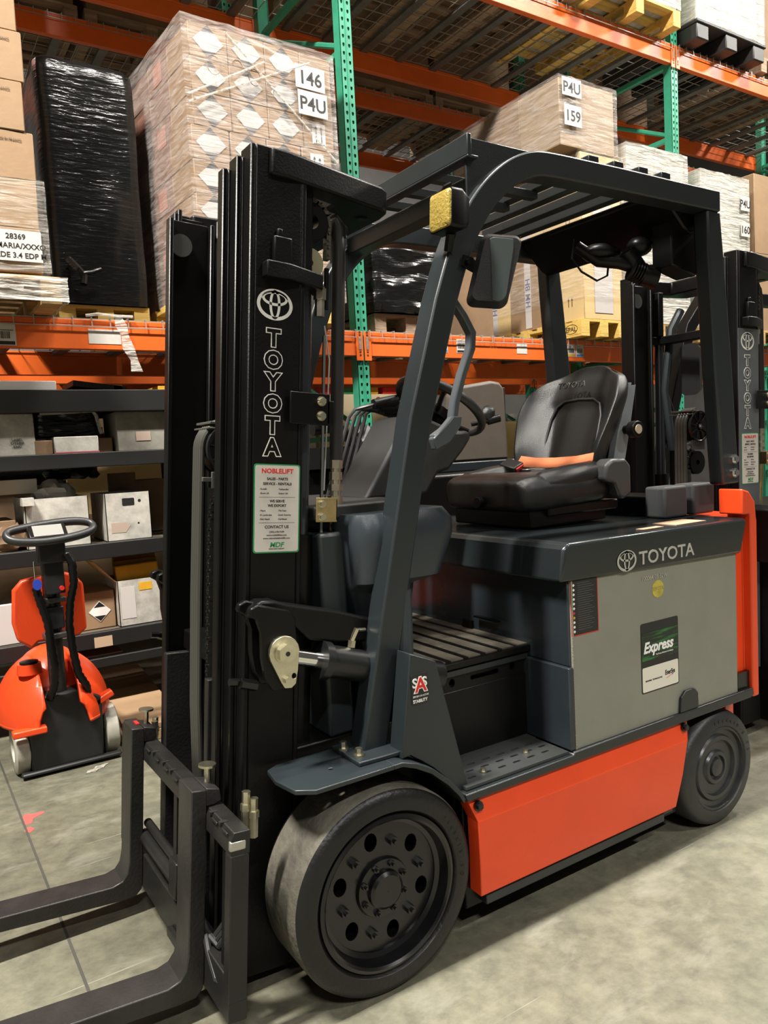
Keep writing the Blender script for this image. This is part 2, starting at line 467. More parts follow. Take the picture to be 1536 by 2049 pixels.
def steer_wheel(root, cx, y0, s):
    cz, Ro = .2035, .2035
    b = MB().lathe([(r, s * q) for r, q in [(.145, .006), (.150, .0), (.185, .004), (.197, .012), (.2035, .03), (.2035, .13), (.195, .148), (.15, .15), (.145, .14)]], (cx, y0, cz), seg=80)
    t = b.done('rear_tyre', mat('rear_tyre_rubber', (.019, .020, .020), .48, noise=.3, nscale=9, bump=.12, bscale=90), root, ang=50)
    b = MB().lathe([(r, s * q) for r, q in [(.146, .004), (.138, .002), (.134, .014), (.118, .018), (.112, .010), (.098, .010), (.094, .020), (.062, .022), (.056, .014), (.044, .012), (.040, .022), (.034, .024), (.030, .012), (.001, .010), (.001, .1), (.146, .1)]], (cx, y0, cz), seg=72)
    b.done('rear_rim', mat('rear_rim_paint', (.022, .024, .025), .32, noise=.2), t, ang=40)
    if s > 0:
        w = MB()
        for k, (a, ch) in enumerate(zip(range(100, 8, -8), '16x6x10.5 TR')):
            r = .163; A = R(a); w.text(ch, .017, (cx + r * math.cos(A), y0 + .0005, cz + r * math.sin(A)), xd=(math.sin(A), 0, -math.cos(A)), up=(math.cos(A), 0, math.sin(A)), off=.0005)
        w.done('sidewall_lettering', mat('rear_tyre_rubber', (0, 0, 0)), t)
steer_wheel(FORKLIFT, 1.385, .013, 1)
steer_wheel(FORKLIFT, 1.385, 1.057, -1)

# --- chassis
b = MB()
b.box(-.14, .30, .24, .83, .11, .60); b.box(.28, 1.2, .06, 1.01, .085, .43); b.box(1.2, 1.62, .20, .87, .14, .44)
b.box(.29, .66, .19, .88, .43, .66)
b.cyl((0, .2, .2645), (0, .87, .2645), .07, seg=20)
b.done('chassis', black, FORKLIFT, bev=.004)
b = MB()     # running rail along the side under battery
b.prism([(.248, .449), (.254, .427), (1.545, .427), (1.566, .436), (1.562, .458), (1.552, .460), (.66, .460), (.655, .451)], 'xz', -.004, .055)
b.done('side_rail', char2, FORKLIFT, bev=.004); b = MB()
b.prism([(.248, .449), (.254, .427), (1.545, .427), (1.566, .436), (1.562, .458), (.66, .460), (.655, .451)], 'xz', 1.015, 1.074)
b.done('side_rail', char2, FORKLIFT, bev=.004)
def side_panel(y0, s):
    b = MB()
    P = [(.262, 1.205, .427, 0.012), (.285, 1.185, .362, -.004), (.289, 1.16, .25, -.001), (.297, 1.138, .140, .012), (.31, 1.125, .132, .03)]
    fr = [[b.bm.verts.new((x, y0 + s * y, z)) for x in (xa, xb)] for xa, xb, z, y in P]
    bk = [[b.bm.verts.new((x, y0 + s * (y + .05), z)) for x in (xa, xb)] for xa, xb, z, y in P]
    for i in range(len(P) - 1):
        b.bm.faces.new((fr[i][0], fr[i][1], fr[i + 1][1], fr[i + 1][0])); b.bm.faces.new((bk[i][0], bk[i][1], bk[i + 1][1], bk[i + 1][0]))
        b.bm.faces.new((fr[i][0], fr[i + 1][0], bk[i + 1][0], bk[i][0])); b.bm.faces.new((fr[i][1], fr[i + 1][1], bk[i + 1][1], bk[i][1]))
    b.bm.faces.new((fr[0][0], fr[0][1], bk[0][1], bk[0][0])); b.bm.faces.new((fr[-1][0], fr[-1][1], bk[-1][1], bk[-1][0]))
    bmesh.ops.recalc_face_normals(b.bm, faces=b.bm.faces)
    o = b.done('side_panel', orangered, FORKLIFT, bev=.003, ang=15)
    if s > 0:
        for x, z in ((.292, .405), (1.175, .408)):
            q = MB().cyl((x, .004 + y0, z), (x, -.010 + y0, z), .010, seg=6).cyl((x, .006 + y0, z), (x, -.002 + y0, z), .014)
            q.done('panel_bolt', rimm, o)
side_panel(0, 1); side_panel(1.07, -1)
b = MB().box(.33, 1.10, .03, .10, .095, .125).box(1.09, 1.17, .05, .14, .10, .122)
b.done('underside_skid', char2, FORKLIFT, bev=.003)

# --- fenders
def fender(y0, s):
    prof = [(-.225, .590), (.055, .590), (.10, .575), (.15, .547), (.20, .503), (.235, .463), (.25, .437)]
    top = [(x, z) for x, z in prof]
    bot = [(x - .006 if i > 1 else x, z - .012) for i, (x, z) in enumerate(prof)]
    b = MB().prism([(.03, .590)] + top[1:] + list(reversed(bot[1:])) + [(.03, .578)], 'xz', *sorted((y0, y0 + s * .2)))
    pl = [(-.19, 0), (.03, 0), (.03, .2), (-.20, .2), (-.235, .18), (-.245, .11), (-.232, .03)]
    b.prism([(x, y0 + s * y) for x, y in pl], 'xy', .578, .590, holes=[[(x, y0 + s * y) for x, y in ell(-.105, .085, .006, .006, 10)]])
    return b.done('fender', char, FORKLIFT, bev=.002)
fender(0, 1); fender(1.07, -1)

# --- triangular cover behind the front leg with its stability sticker
def cover(y0, s):
    b = MB().prism([(.072, .585), (.098, .588), (.13, .566), (.17, .535), (.21, .495), (.24, .455), (.256, .440), (.285, .437), (.192, .818), (.112, .852)], 'xz', *sorted((y0, y0 + s * .06)))
    return b.done('leg_cover', char, FORKLIFT, bev=.002)
c = cover(.028, 1); cover(1.042, -1)
y = .0268
b = MB().prism(rrect(.110, .164, .716, .797, .006), 'xz', y - .0005, y + .001)
b.done('sticker', ink, c)
b = MB().text('S', .034, (.113, y - .001, .762), off=.0008).text('S', .034, (.144, y - .001, .762), off=.0008)
b.text('STABILITY', .0115, (.1135, y - .001, .722), off=.0003, sx=.86).text('SYSTEM OF ACTIVE', .0062, (.1135, y - .001, .736), sx=.92)
b.text('A', .052, (.1215, y - .0008, .750), off=.0035)
b.done('sticker_lettering', white, c)
MB().text('A', .052, (.1215, y - .0016, .750), off=.001).done('sticker_lettering', redink, c)

# --- step well
slots = []
for r_ in range(3):
    for k in range(6):
        x = .315 + k * .056 + (r_ % 2) * .022; yy = .055 + r_ * .036
        if x < .635: slots.append(rrect(x - .015, x + .015, yy - .0045, yy + .0045, .0044, 3))
b = MB().prism([(.262, .012), (.648, .012), (.648, .192), (.262, .192)], 'xy', .452, .460, holes=slots)
b.box(.262, .648, .15, .192, .460, .4625)
st = b.done('step_plate', mat('step_steel', (.055, .058, .058), .38, .3, noise=.15, nscale=5), FORKLIFT)
for x, yy in ((.362, .062), (.545, .085)):
    MB().cyl((x, yy, .459), (x, yy, .464), .011, seg=16).cyl((x, yy, .463), (x, yy, .472), .0075, seg=6).done('step_bolt', zinc, st)
holes = [ell(.365, .684, .011, .013, 14), ell(.60, .690, .011, .013, 14), rrect(.435, .545, .679, .694, .007, 4)] + [rrect(.296, .328, z, z + .017, .006, 3) for z in (.652, .612, .572)]
b = MB().prism([(.27, .455), (.648, .455), (.648, .718), (.27, .718)], 'xz', .192, .197, holes=holes)
rs = b.done('step_riser', black, FORKLIFT)
MB().box(.28, .64, .215, .22, .47, .70).done('inner_panel', mat('inner_panel_olive', (.018, .019, .016), .4), FORKLIFT)
MB().box(.25, .66, .182, .205, .704, .724).done('riser_lip', char2, FORKLIFT, bev=.003)
b = MB().box(.08, .70, .175, .92, .728, .748)
fm = MB()
for k in range(9): fm.box(.10 + k * .066, .145 + k * .066, .19, .9, .748, .7515)
fl = b.done('floor_board', black, FORKLIFT, bev=.003)
fm.done('ribbed_mat', mat('worn_floor_mat', (.12, .105, .078), .6, noise=.6, nscale=9, bump=.2, bscale=90), fl)
# --- battery compartment front and case
b = MB().box(.652, .672, .004, 1.066, .46, .71).box(.664, .672, .012, 1.058, .71, .966)
b.done('compartment_front', mat('compartment_paint', (.020, .026, .031), .22, noise=.1), FORKLIFT, bev=.004)
b = MB().box(.655, .664, .45, .50, .74, .78).box(.640, .655, .3, .42, .80, .806)
b.done('latch', black, FORKLIFT)
b = MB().box(.672, 1.487, .008, 1.062, .455, .966)
bat = b.done('battery_case', steelgrey, FORKLIFT, bev=.004)
b = MB().prism([(1.152, .462), (1.158, .512), (1.180, .530), (1.228, .530), (1.246, .512), (1.248, .462)], 'xz', -.003, .006)
b.done('battery_stop', char2, bat, bev=.002)
wm = mat('weld_seam', (.24, .22, .17), .5, bump=.5, bscale=200)
MB().box(.673, .679, .0055, .009, .455, .966).done('corner_seam', wm, bat)
# stickers on the battery
y = .0072
b = MB(); b.prism(rrect(.672, .787, .800, .963, .002), 'xz', y - .0003, y + .001); b.done('warning_label', redink, bat)
b = MB(); b.prism(rrect(.675, .784, .803, .963, .002), 'xz', y - .0007, y + .001); wl = b.done('warning_label', ink, bat)
b = MB()
for k in range(11):
    z = .952 - k * .0138; s_ = .0048
    if k in (6, 7): b.mi = 1 if k == 6 else 2
    else: b.mi = 0
    b.prism([(.684 - s_, z), (.684, z - s_), (.684 + s_, z), (.684, z + s_)], 'xz', y - .001, y)
b.mi = 3
for k in range(22): b.box(.700, .700 + .05 + .025 * ((k * 7) % 5) / 5, y - .001, y, .955 - k * .0066, .9563 - k * .0066)
b.done('warning_symbols', [white, redink, yellowpk, mat('grey_print', (.09, .09, .09), .5)], wl)
b = MB(); b.prism(rrect(.975, 1.160, .560, .786, .007), 'xz', y - .0003, y + .001); b.done('battery_label', ink, bat)
el = MB()
el.prism(rrect(.979, 1.156, .564, .6435, .005), 'xz', y - .0008, y + .001).done('battery_label', mat('label_white', (.70, .66, .58), .45), bat)
gm = bpy.data.materials.new('green_fade'); gm.use_nodes = True
nt = gm.node_tree; bs = nt.nodes['Principled BSDF']; bs.inputs['Roughness'].default_value = .35
tc = nt.nodes.new('ShaderNodeTexCoord'); mp = nt.nodes.new('ShaderNodeMapping'); mp.inputs['Scale'].default_value = (6, 1, 60)
nz = nt.nodes.new('ShaderNodeTexNoise'); nz.inputs['Scale'].default_value = 1.6; nz.inputs['Detail'].default_value = 3
rr_ = nt.nodes.new('ShaderNodeValToRGB'); rr_.color_ramp.elements[0].position = .50; rr_.color_ramp.elements[0].color = (.008, .014, .010, 1)
rr_.color_ramp.elements[1].position = .80; rr_.color_ramp.elements[1].color = (.03, .30, .05, 1)
nt.links.new(tc.outputs['Object'], mp.inputs[0]); nt.links.new(mp.outputs[0], nz.inputs['Vector']); nt.links.new(nz.outputs[0], rr_.inputs[0]); nt.links.new(rr_.outputs[0], bs.inputs['Base Color'])
MB().prism(rrect(.979, 1.156, .665, .755, .002), 'xz', y - .0008, y + .001).done('green_band', gm, bat)
b = MB().text('Express', .048, (.985, y - .0014, .690), shear=.25, off=.0016, sx=.96)
b.text('The Proven Performer for Industry', .0075, (1.045, y - .0014, .676), sx=.8)
b.done('label_lettering', white, bat)
b = MB().text('EnerSys', .022, (1.088, y - .0014, .602), shear=.1, off=.0004, sx=.72).text('INDUSTRIAL  TECHNOLOGY INC', .0065, (.992, y - .0014, .597), sx=.85)
b.done('label_lettering', ink, bat)
MB().prism([(1.094, .590), (1.098, .590), (1.14, .604), (1.112, .596)], 'xz', y - .0014, y).done('label_swoosh', redink, bat)
MB().prism(ell(1.064, .888, .0285, .0285, 24), 'xz', y - .0004, y + .001).done('yellow_dot_sticker', mat('faded_yellow', (.46, .38, .06), .6, noise=.3, nscale=40), bat)
b = MB().text('TOYOTA', .017, (1.035, y - .0008, .884), sx=.8)
b.done('dot_lettering', mat('faded_print', (.30, .27, .12), .6), bat)
b = MB().text('100064 05 32W', .020, (.985, y - .0006, .922), sx=.95)
b.done('stamped_number', mat('scratched_print', (.42, .40, .34), .5), bat)
# --- hood
b = MB().prism([(.622, .968), (.640, 1.062), (.660, 1.080), (1.52, 1.074), (1.538, 1.062), (1.500, .952)], 'xz', -.004, 1.074)
hood = b.done('battery_hood', mat('hood_paint', (.0145, .0180, .0195), .20, noise=.1, nscale=2, bump=.02, bscale=120), FORKLIFT, bev=.010, seg=3)
b = MB(); emblem(b, .905, .999, .088, .066, -.0058, P=lambda x, z: (x, -.0058, z))
b.text('TOYOTA', .058, (.962, -.0052, .979), off=.0008, sx=1.14, sp=1.0)
b.done('hood_badge', silver, hood)
b = MB().box(1.03, 1.13, .03, .06, 1.0785, 1.0805).box(1.20, 1.36, .035, .13, 1.0765, 1.0785)
b.done('hood_sticker', mat('sticker_tan', (.45, .28, .18), .5), hood)
for x0, x1, y0 in ((1.350, 1.478, .19), (1.512, 1.640, .19)):
    MB().box(x0, x1, y0, y0 + .09, 1.076, 1.190).done('rear_cushion_block', mat('grey_foam_rubber', (.034, .036, .037), .6, bump=.2, bscale=500), FORKLIFT, bev=.010, seg=3)
b = MB().box(1.40, 1.56, .28, .95, 1.07, 1.15)
b.done('rear_shelf', black, FORKLIFT, bev=.006)
# --- counterweight
def cwprof(x):
    return x
b = MB()
sh = [(1.512, 1.085), (1.512, 1.176), (1.52, 1.174), (1.553, 1.165), (1.588, 1.128), (1.597, 1.06), (1.600, .44), (1.600, .424), (1.565, .424), (1.562, .46), (1.560, 1.085)]
b.prism(sh, 'xz', -.002, .09)
b.prism(sh, 'xz', .98, 1.072)
b.prism([(1.49, .455), (1.49, 1.07), (1.57, 1.07), (1.57, .455)], 'xz', .030, .10)
pts = [(1.49, .08), (1.60, .0), (1.70, .10), (1.77, .24), (1.79, .535), (1.77, .83), (1.70, .97), (1.60, 1.07), (1.49, .99)]
b.prism(pts, 'xy', .44, 1.065)
b.prism([(1.55, .1), (1.66, .14), (1.72, .3), (1.73, .535), (1.72, .77), (1.66, .93), (1.55, .97)], 'xy', .14, .44)
cw = b.done('counterweight', orangered, FORKLIFT, bev=.010, seg=3)
b = MB().box(1.493, 1.562, .012, .028, .455, .52)
b.done('counterweight_foot', rimm, FORKLIFT)

# --- front cowl, pedal box, dash
b = MB()
def loft(b, rings, close=True):
    vs = [[b.bm.verts.new(p) for p in r] for r in rings]; n = len(vs[0])
    for i in range(len(vs) - 1):
        for k in range(n): b.bm.faces.new((vs[i][k], vs[i][(k + 1) % n], vs[i + 1][(k + 1) % n], vs[i + 1][k])).material_index = b.mi
    b.bm.faces.new(vs[0]); b.bm.faces.new(list(reversed(vs[-1])))
    bmesh.ops.recalc_face_normals(b.bm, faces=b.bm.faces)
    return b
def rr3(x0, x1, y0, y1, r, z, n=4): return [(x, y, z) for x, y in rrect(x0, x1, y0, y1, r, n)]
loft(b, [rr3(.12, .25, .24, .83, .03, .74), rr3(.09, .26, .22, .85, .04, .86), rr3(.06, .27, .19, .88, .05, 1.0), rr3(.055, .34, .16, .91, .05, 1.02),
         rr3(.05, .395, .15, .92, .07, 1.13), rr3(.05, .400, .155, .915, .07, 1.175), rr3(.06, .375, .17, .90, .06, 1.205)])
cow = b.done('front_cowl', cowlm, FORKLIFT, ang=40, sub=0)
b = MB().box(-.02, .06, .24, .83, .60, 1.16)
b.done('firewall', mat('firewall_paint', (.022, .028, .031), .4), FORKLIFT, bev=.01)
b = MB().prism([(-.02, .26), (.26, .26), (.30, .30), (.30, .80), (.26, .84), (-.02, .84)], 'xy', 1.195, 1.232)
b.done('dash_cover', plastic, cow, bev=.006)
b = MB().tube([(.10, .42, 1.232), (.105, .42, 1.250), (.125, .42, 1.250), (.130, .42, 1.232)], .0025, 6)
b.done('cover_clip', chrome, cow)
b = MB().cyl((.145, .12, .60), (.16, .13, 1.0), .03, seg=20)
b.done('side_tube', cowlm, FORKLIFT)
b = MB()
cp = [(.245, 1.225), (.418, 1.470), (.440, 1.480), (.50, 1.470), (.61, 1.425), (.665, 1.425), (.675, 1.40), (.635, 1.355), (.575, 1.300), (.53, 1.29), (.48, 1.225)]
b.prism(cp, 'xz', .43, .64)
col_ = b.done('steering_column', plastic, FORKLIFT, bev=.012, seg=3)
b = MB().cyl((.64, .535, 1.44), (.64, .535, 1.50), .045, r2=.035)
b.done('column_boot', black, col_)
SW = Matrix.Translation((.628, .535, 1.512)) @ Matrix.Rotation(R(36), 4, 'Y') @ Matrix.Diagonal((.84, .84, 1, 1))
b = MB(SW); n = 48
b.tube([(.185 * math.cos(2 * math.pi * k / n), .185 * math.sin(2 * math.pi * k / n), 0) for k in range(n)], .0155, 12, closed=True)
sw = b.done('steering_wheel', mat('wheel_grip', (.022, .022, .022), .45, bump=.1, bscale=600), FORKLIFT)
b = MB(SW).cyl((0, 0, -.045), (0, 0, -.012), .05)
for a in (0, 125, 235):
    b.tube([(.03 * math.cos(R(a)), .03 * math.sin(R(a)), -.03), (.1 * math.cos(R(a)), .1 * math.sin(R(a)), -.02), (.182 * math.cos(R(a)), .182 * math.sin(R(a)), 0)], .010, 8)
b.done('wheel_spoke', black, sw)
b = MB(SW).cyl((.150, -.105, 0), (.150, -.105, .03), .012).ball((.150, -.105, .05), .031)
b.done('spinner_knob', vinyl, sw)
for i, (x0, z0) in enumerate([(.235, 1.215), (.268, 1.215), (.300, 1.215), (.332, 1.215)]):
    yy = .66 + .016 * i
    b = MB().tube([(x0, yy, z0), (x0 + .105 , yy, z0 + .275 + i * .004), (x0 + .13, yy, z0 + .300), (x0 + .20, yy, z0 + .315 - i * .012), (x0 + .25, yy, z0 + .32 - i * .02)], .0065, 8)
    lv = b.done('hydraulic_lever', mat('lever_steel', (.16, .155, .16), .22, .8), FORKLIFT)
    MB().cyl((x0 + .205, yy, z0 + .318 - i * .013), (x0 + .30, yy, z0 + .33 - i * .022), .016, r2=.019, seg=14).done('lever_grip', vinyl, lv)
b = MB().cyl((.70, .46, 1.445), (.76, .43, 1.455), .007).cyl((.75, .435, 1.453), (.79, .42, 1.462), .013)
b.done('direction_lever', black, FORKLIFT)
# --- operator seat
b = MB()
def ringyz(x, y0, y1, z0, z1, r, n=5): return [(x, y, z) for y, z in rrect(y0, y1, z0, z1, r, n)]
loft(b, [ringyz(.785, .36, .71, 1.175, 1.228, .024), ringyz(.790, .325, .745, 1.150, 1.245, .04), ringyz(.82, .30, .77, 1.135, 1.262, .05), ringyz(.90, .288, .782, 1.135, 1.270, .055),
         ringyz(1.02, .285, .785, 1.145, 1.262, .055), ringyz(1.14, .285, .785, 1.15, 1.262, .055), ringyz(1.26, .30, .77, 1.16, 1.27, .05)])
seat = b.done('operator_seat', vinyl, FORKLIFT, ang=60, sub=1)
# side bolsters
for s_, y0 in ((1, .285), (-1, .785)):
    b = MB()
    yy = lambda d: y0 + s_ * d
    b.tube([(.83, yy(.070), 1.205), (.90, yy(.055), 1.228), (1.0, yy(.052), 1.238), (1.10, yy(.055), 1.245), (1.22, yy(.06), 1.27)], [.030, .046, .05, .05, .035], 12)
    b.done('seat_bolster', vinyl, seat, ang=60)
# backrest as a curved shell
b = MB(); NY, NZ = 17, 15
W_ = [(0, .190), (.10, .205), (.22, .215), (.34, .225), (.50, .243), (.62, .252), (.72, .252), (.80, .24), (.88, .215), (.94, .18), (1.0, .12)]
def lerp(tab, t):
    for (a, va), (c_, vc) in zip(tab, tab[1:]):
        if t <= c_: return va + (vc - va) * (t - a) / (c_ - a)
    return tab[-1][1]
front, back = [], []
for j in range(NZ):
    t = j / (NZ - 1); z = 1.225 + .432 * t; hw = lerp(W_, t)
    xc = 1.19 + .155 * t; fr_, bk_ = [], []
    for i in range(NY):
        u = -1 + 2 * i / (NY - 1); yv = .535 + hw * u
        wing = .105 * max(0, abs(u) - .55) ** 1.2 / .45 ** 1.2 * lerp([(0, .6), (.3, 1), (.62, .95), (.80, .75), (.92, .4), (1, .1)], t)
        inset = .012 if (abs(u) < .52 and .12 < t < .70) else 0
        top = .030 * max(0, (t - .86) / .14) ** 2
        sidez = -.012 * abs(u) ** 3
        fr_.append((xc - wing + inset + top, yv, z + sidez - (.03 * abs(u) ** 4 if t > .95 else 0)))
        th = .085 * lerp([(0, .8), (.5, 1), (.85, .9), (1, .4)], t) * (1 - .35 * abs(u) ** 3)
        bk_.append((xc + th - wing * .8 , yv, z + sidez - (.03 * abs(u) ** 4 if t > .95 else 0)))
    front.append([b.bm.verts.new(p) for p in fr_]); back.append([b.bm.verts.new(p) for p in bk_])
for j in range(NZ - 1):
    for i in range(NY - 1):
        b.bm.faces.new((front[j][i], front[j][i + 1], front[j + 1][i + 1], front[j + 1][i])); b.bm.faces.new((back[j][i + 1], back[j][i], back[j + 1][i], back[j + 1][i + 1]))
    b.bm.faces.new((front[j][0], front[j + 1][0], back[j + 1][0], back[j][0])); b.bm.faces.new((front[j][-1], back[j][-1], back[j + 1][-1], front[j + 1][-1]))
for i in range(NY - 1):
    b.bm.faces.new((front[0][i], back[0][i], back[0][i + 1], front[0][i + 1])); b.bm.faces.new((front[-1][i], front[-1][i + 1], back[-1][i + 1], back[-1][i]))
bmesh.ops.recalc_face_normals(b.bm, faces=b.bm.faces)
br = b.done('backrest', vinyl, seat, ang=80, sub=2)
pts = []
for k in range(11): pts.append((1.222 + .0 * k, .535 - .120, 1.25 + .025 * k))
b = MB().tube([(1.196 + .36 * (z - 1.225) - .004, y, z) for y, z in [(.40, 1.27), (.403, 1.36), (.408, 1.46), (.425, 1.505), (.46, 1.525), (.535, 1.530), (.61, 1.525), (.645, 1.505), (.662, 1.46), (.667, 1.36), (.67, 1.27)]], .0055, 8)
b.done('seam_piping', mat('seam_black', (.010, .010, .010), .5), br)
b = MB().text('TOYOTA', .034, (1.270, .615, 1.575), xd=(0, -1, 0), up=(.32, 0, .95), off=.0004, ext=.002)
b.done('embossed_lettering', mat('embossed_vinyl', (.030, .030, .029), .45), br)
# rear shell and knob
b = MB().prism([(1.235, 1.205), (1.275, 1.22), (1.325, 1.40), (1.365, 1.565), (1.30, 1.56), (1.285, 1.45), (1.262, 1.40), (1.235, 1.30)], 'xz', .318, .345)
b.prism([(1.245, 1.205), (1.285, 1.22), (1.335, 1.40), (1.375, 1.575), (1.36, 1.575), (1.32, 1.42), (1.26, 1.21)], 'xz', .345, .73)
b.done('seat_shell', mat('shell_grey', (.22, .24, .26), .35), seat, bev=.006)
b = MB().cyl((1.300, .322, 1.402), (1.300, .285, 1.402), .016)
for k in range(1): b.cyl((1.300, .292, 1.402), (1.300, .258, 1.402), .030, seg=12)
kn = b.done('adjuster_knob', black, seat, bev=.003)
MB().cyl((1.300, .2585, 1.402), (1.300, .2555, 1.402), .017).done('knob_cap', mat('knob_cap_tan', (.45, .36, .26), .5), kn)
# belt
b = MB()
bp = [(1.115, .68, 1.285), (1.135, .62, 1.276), (1.150, .535, 1.274), (1.155, .43, 1.278), (1.160, .335, 1.290)]
for i in range(len(bp) - 1):
    (x0, y0, z0), (x1, y1, z1) = bp[i], bp[i + 1]
    for dz in (0, ):
        b.bm.faces.new([b.bm.verts.new(p) for p in ((x0 - .022, y0, z0), (x0 + .010, y0, z0 + .036), (x1 + .010, y1, z1 + .036), (x1 - .022, y1, z1))])
o = b.done('seat_belt', beltm, seat, weld=True)
o.modifiers.new('t', 'SOLIDIFY').thickness = .003
b = MB(Matrix.Translation((1.085, .70, 1.285)) @ Matrix.Rotation(R(-25), 4, 'Y') @ Matrix.Rotation(R(15), 4, 'X')).box(-.028, .028, -.045, .035, -.014, .016)
bu = b.done('belt_buckle', vinyl, seat, bev=.005)
MB(Matrix.Translation((1.085, .70, 1.285)) @ Matrix.Rotation(R(-25), 4, 'Y') @ Matrix.Rotation(R(15), 4, 'X')).box(-.020, .020, -.052, -.044, -.008, .010).done('buckle_button', mat('buckle_red', (.42, .03, .03), .3), bu)
MB().box(1.085, 1.135, .615, .65, 1.268, 1.273).done('belt_tongue', chrome, seat, bev=.002)
b = MB().prism([(1.120, 1.230), (1.135, 1.285), (1.165, 1.302), (1.235, 1.302), (1.262, 1.275), (1.262, 1.175), (1.225, 1.155), (1.20, 1.165), (1.18, 1.215), (1.14, 1.225)], 'xz', .262, .330)
b.done('belt_retractor', mat('retractor_plastic', (.05, .05, .05), .4), seat, bev=.012, seg=3)
b = MB().box(.83, 1.20, .33, .74, 1.085, 1.155).box(.90, 1.25, .315, .755, 1.12, 1.155)
b.done('seat_base', black, seat, bev=.006)
b = MB().cyl((.80, .53, 1.172), (.765, .53, 1.172), .020, seg=14)
b.done('weight_adjuster', black, seat, bev=.002)

# --- overhead guard
def guard_side(y, s):
    w = .072
    yc = y + s * w / 2
    path = [(.033, .580), (.13, 1.00), (.235, 1.45), (.335, 1.76), (.383, 1.88), (.430, 1.97), (.484, 2.045), (.545, 2.105), (.62, 2.155), (.70, 2.182), (.80, 2.187), (1.05, 2.187), (1.57, 2.183)]
    b = MB().rect_tube([(x, yc, z) for x, z in path[:3]] + smooth([(x, yc, z) for x, z in path[3:11]], 4) + [(x, yc, z) for x, z in path[11:]], w, .072)
    o = b.done('overhead_guard_rail', char, FORKLIFT, bev=.006, ang=30)
    b = MB().prism([(1.500, 2.15), (1.507, 2.0), (1.535, 1.60), (1.570, 1.185), (1.668, 1.185), (1.635, 1.6), (1.595, 2.0), (1.578, 2.15)], 'xz', *sorted((y + s * .006, y + s * .066)))
    b.done('guard_rear_post', char, o, bev=.008)
    if s > 0:
        for z in (1.275, 1.225): MB().cyl((1.630, y + .008, z), (1.630, y - .010, z), .013, seg=6).cyl((1.630, y + .008, z), (1.630, y - .002, z), .018).done('post_bolt', chrome, o)
    return o
gr = guard_side(.10, 1); guard_side(.95, -1)
pl = MB().prism([(-.045, .045), (.100, .040), (.100, .19), (-.045, .19)], 'xy', .590, .602)
p_ = pl.done('leg_foot_plate', char, FORKLIFT, bev=.003)
for x, yy in ((-.03, .150), (-.022, .085)):
    MB().cyl((x, yy, .600), (x, yy, .606), .014, seg=18).cyl((x, yy, .605), (x, yy, .622), .0095, seg=6).done('foot_bolt', zinc, p_)
MB().prism([(-.045, 1.025), (.100, 1.03), (.100, .88), (-.045, .88)], 'xy', .590, .602).done('leg_foot_plate', char, FORKLIFT, bev=.003)
# header, slats, rear plate
b = MB().box(.437, .452, .105, .945, 2.168, 2.226).box(.437, .475, .105, .945, 2.162, 2.170)
b.prism([(.448, 2.226), (.70, 2.223), (.70, 2.20), (.60, 2.16), (.52, 2.09), (.46, 2.02), (.448, 2.02)], 'xz', .128, .136)
b.prism([(.448, 2.226), (.70, 2.223), (.70, 2.20), (.60, 2.16), (.52, 2.09), (.46, 2.02), (.448, 2.02)], 'xz', .914, .922)
b.done('guard_header', char, FORKLIFT, bev=.003)
for x in (.94, 1.055, 1.175, 1.29):
    MB().box(x, x + .045, .128, .922, 2.222, 2.254).done('guard_cross_slat', char2, FORKLIFT, bev=.003)
for yy in (.395, .535, .675):
    MB().box(.45, .965, yy - .016, yy + .016, 2.196, 2.222).done('guard_bar', char2, FORKLIFT, bev=.002)
b = MB().prism([(1.345, 2.218), (1.58, 2.218), (1.58, 2.11), (1.50, 2.085), (1.46, 2.10), (1.345, 2.20)], 'xz', .17, .88)
b.done('guard_rear_header', black, FORKLIFT, bev=.006)
# lower frame crossbar in front and far windscreen member
b = MB().box(.50, .56, .17, .88, 2.085, 2.145)
b.done('guard_crossbar', char, FORKLIFT, bev=.004)
# headlight
b = MB(Matrix.Translation((.34, .075, 1.992)) @ Matrix.Rotation(R(4), 4, 'Y'))
loft(b, [ringyz(-.028, -.048, .048, -.052, .052, .012), ringyz(.006, -.050, .050, -.054, .054, .014), ringyz(.038, -.036, .036, -.040, .044, .014), ringyz(.050, -.02, .02, -.022, .024, .01)])
hl = b.done('headlight', black, FORKLIFT, ang=50)
HL = Matrix.Translation((.34, .075, 1.992)) @ Matrix.Rotation(R(4), 4, 'Y')
b = MB(HL); loft(b, [ringyz(-.028, -.045, .045, -.049, .049, .011), ringyz(-.033, -.043, .043, -.047, .047, .011), ringyz(-.037, -.030, .030, -.034, .034, .010)])
b.done('headlight_lens', yell, hl, ang=50)
b = MB().tube([(.35, .118, 1.97), (.345, .123, 2.04), (.355, .105, 2.068), (.37, .10, 2.075)], .009, 8, flat=.5).cyl((.345, .08, 1.94), (.35, .10, 1.90), .012, seg=10).tube([(.355, .095, 1.905), (.38, .12, 1.86), (.36, .11, 1.83)], .004, 6)
b.cyl((.35, .122, 2.0), (.35, .130, 2.0), .012)
b.done('headlight_bracket', black, hl)
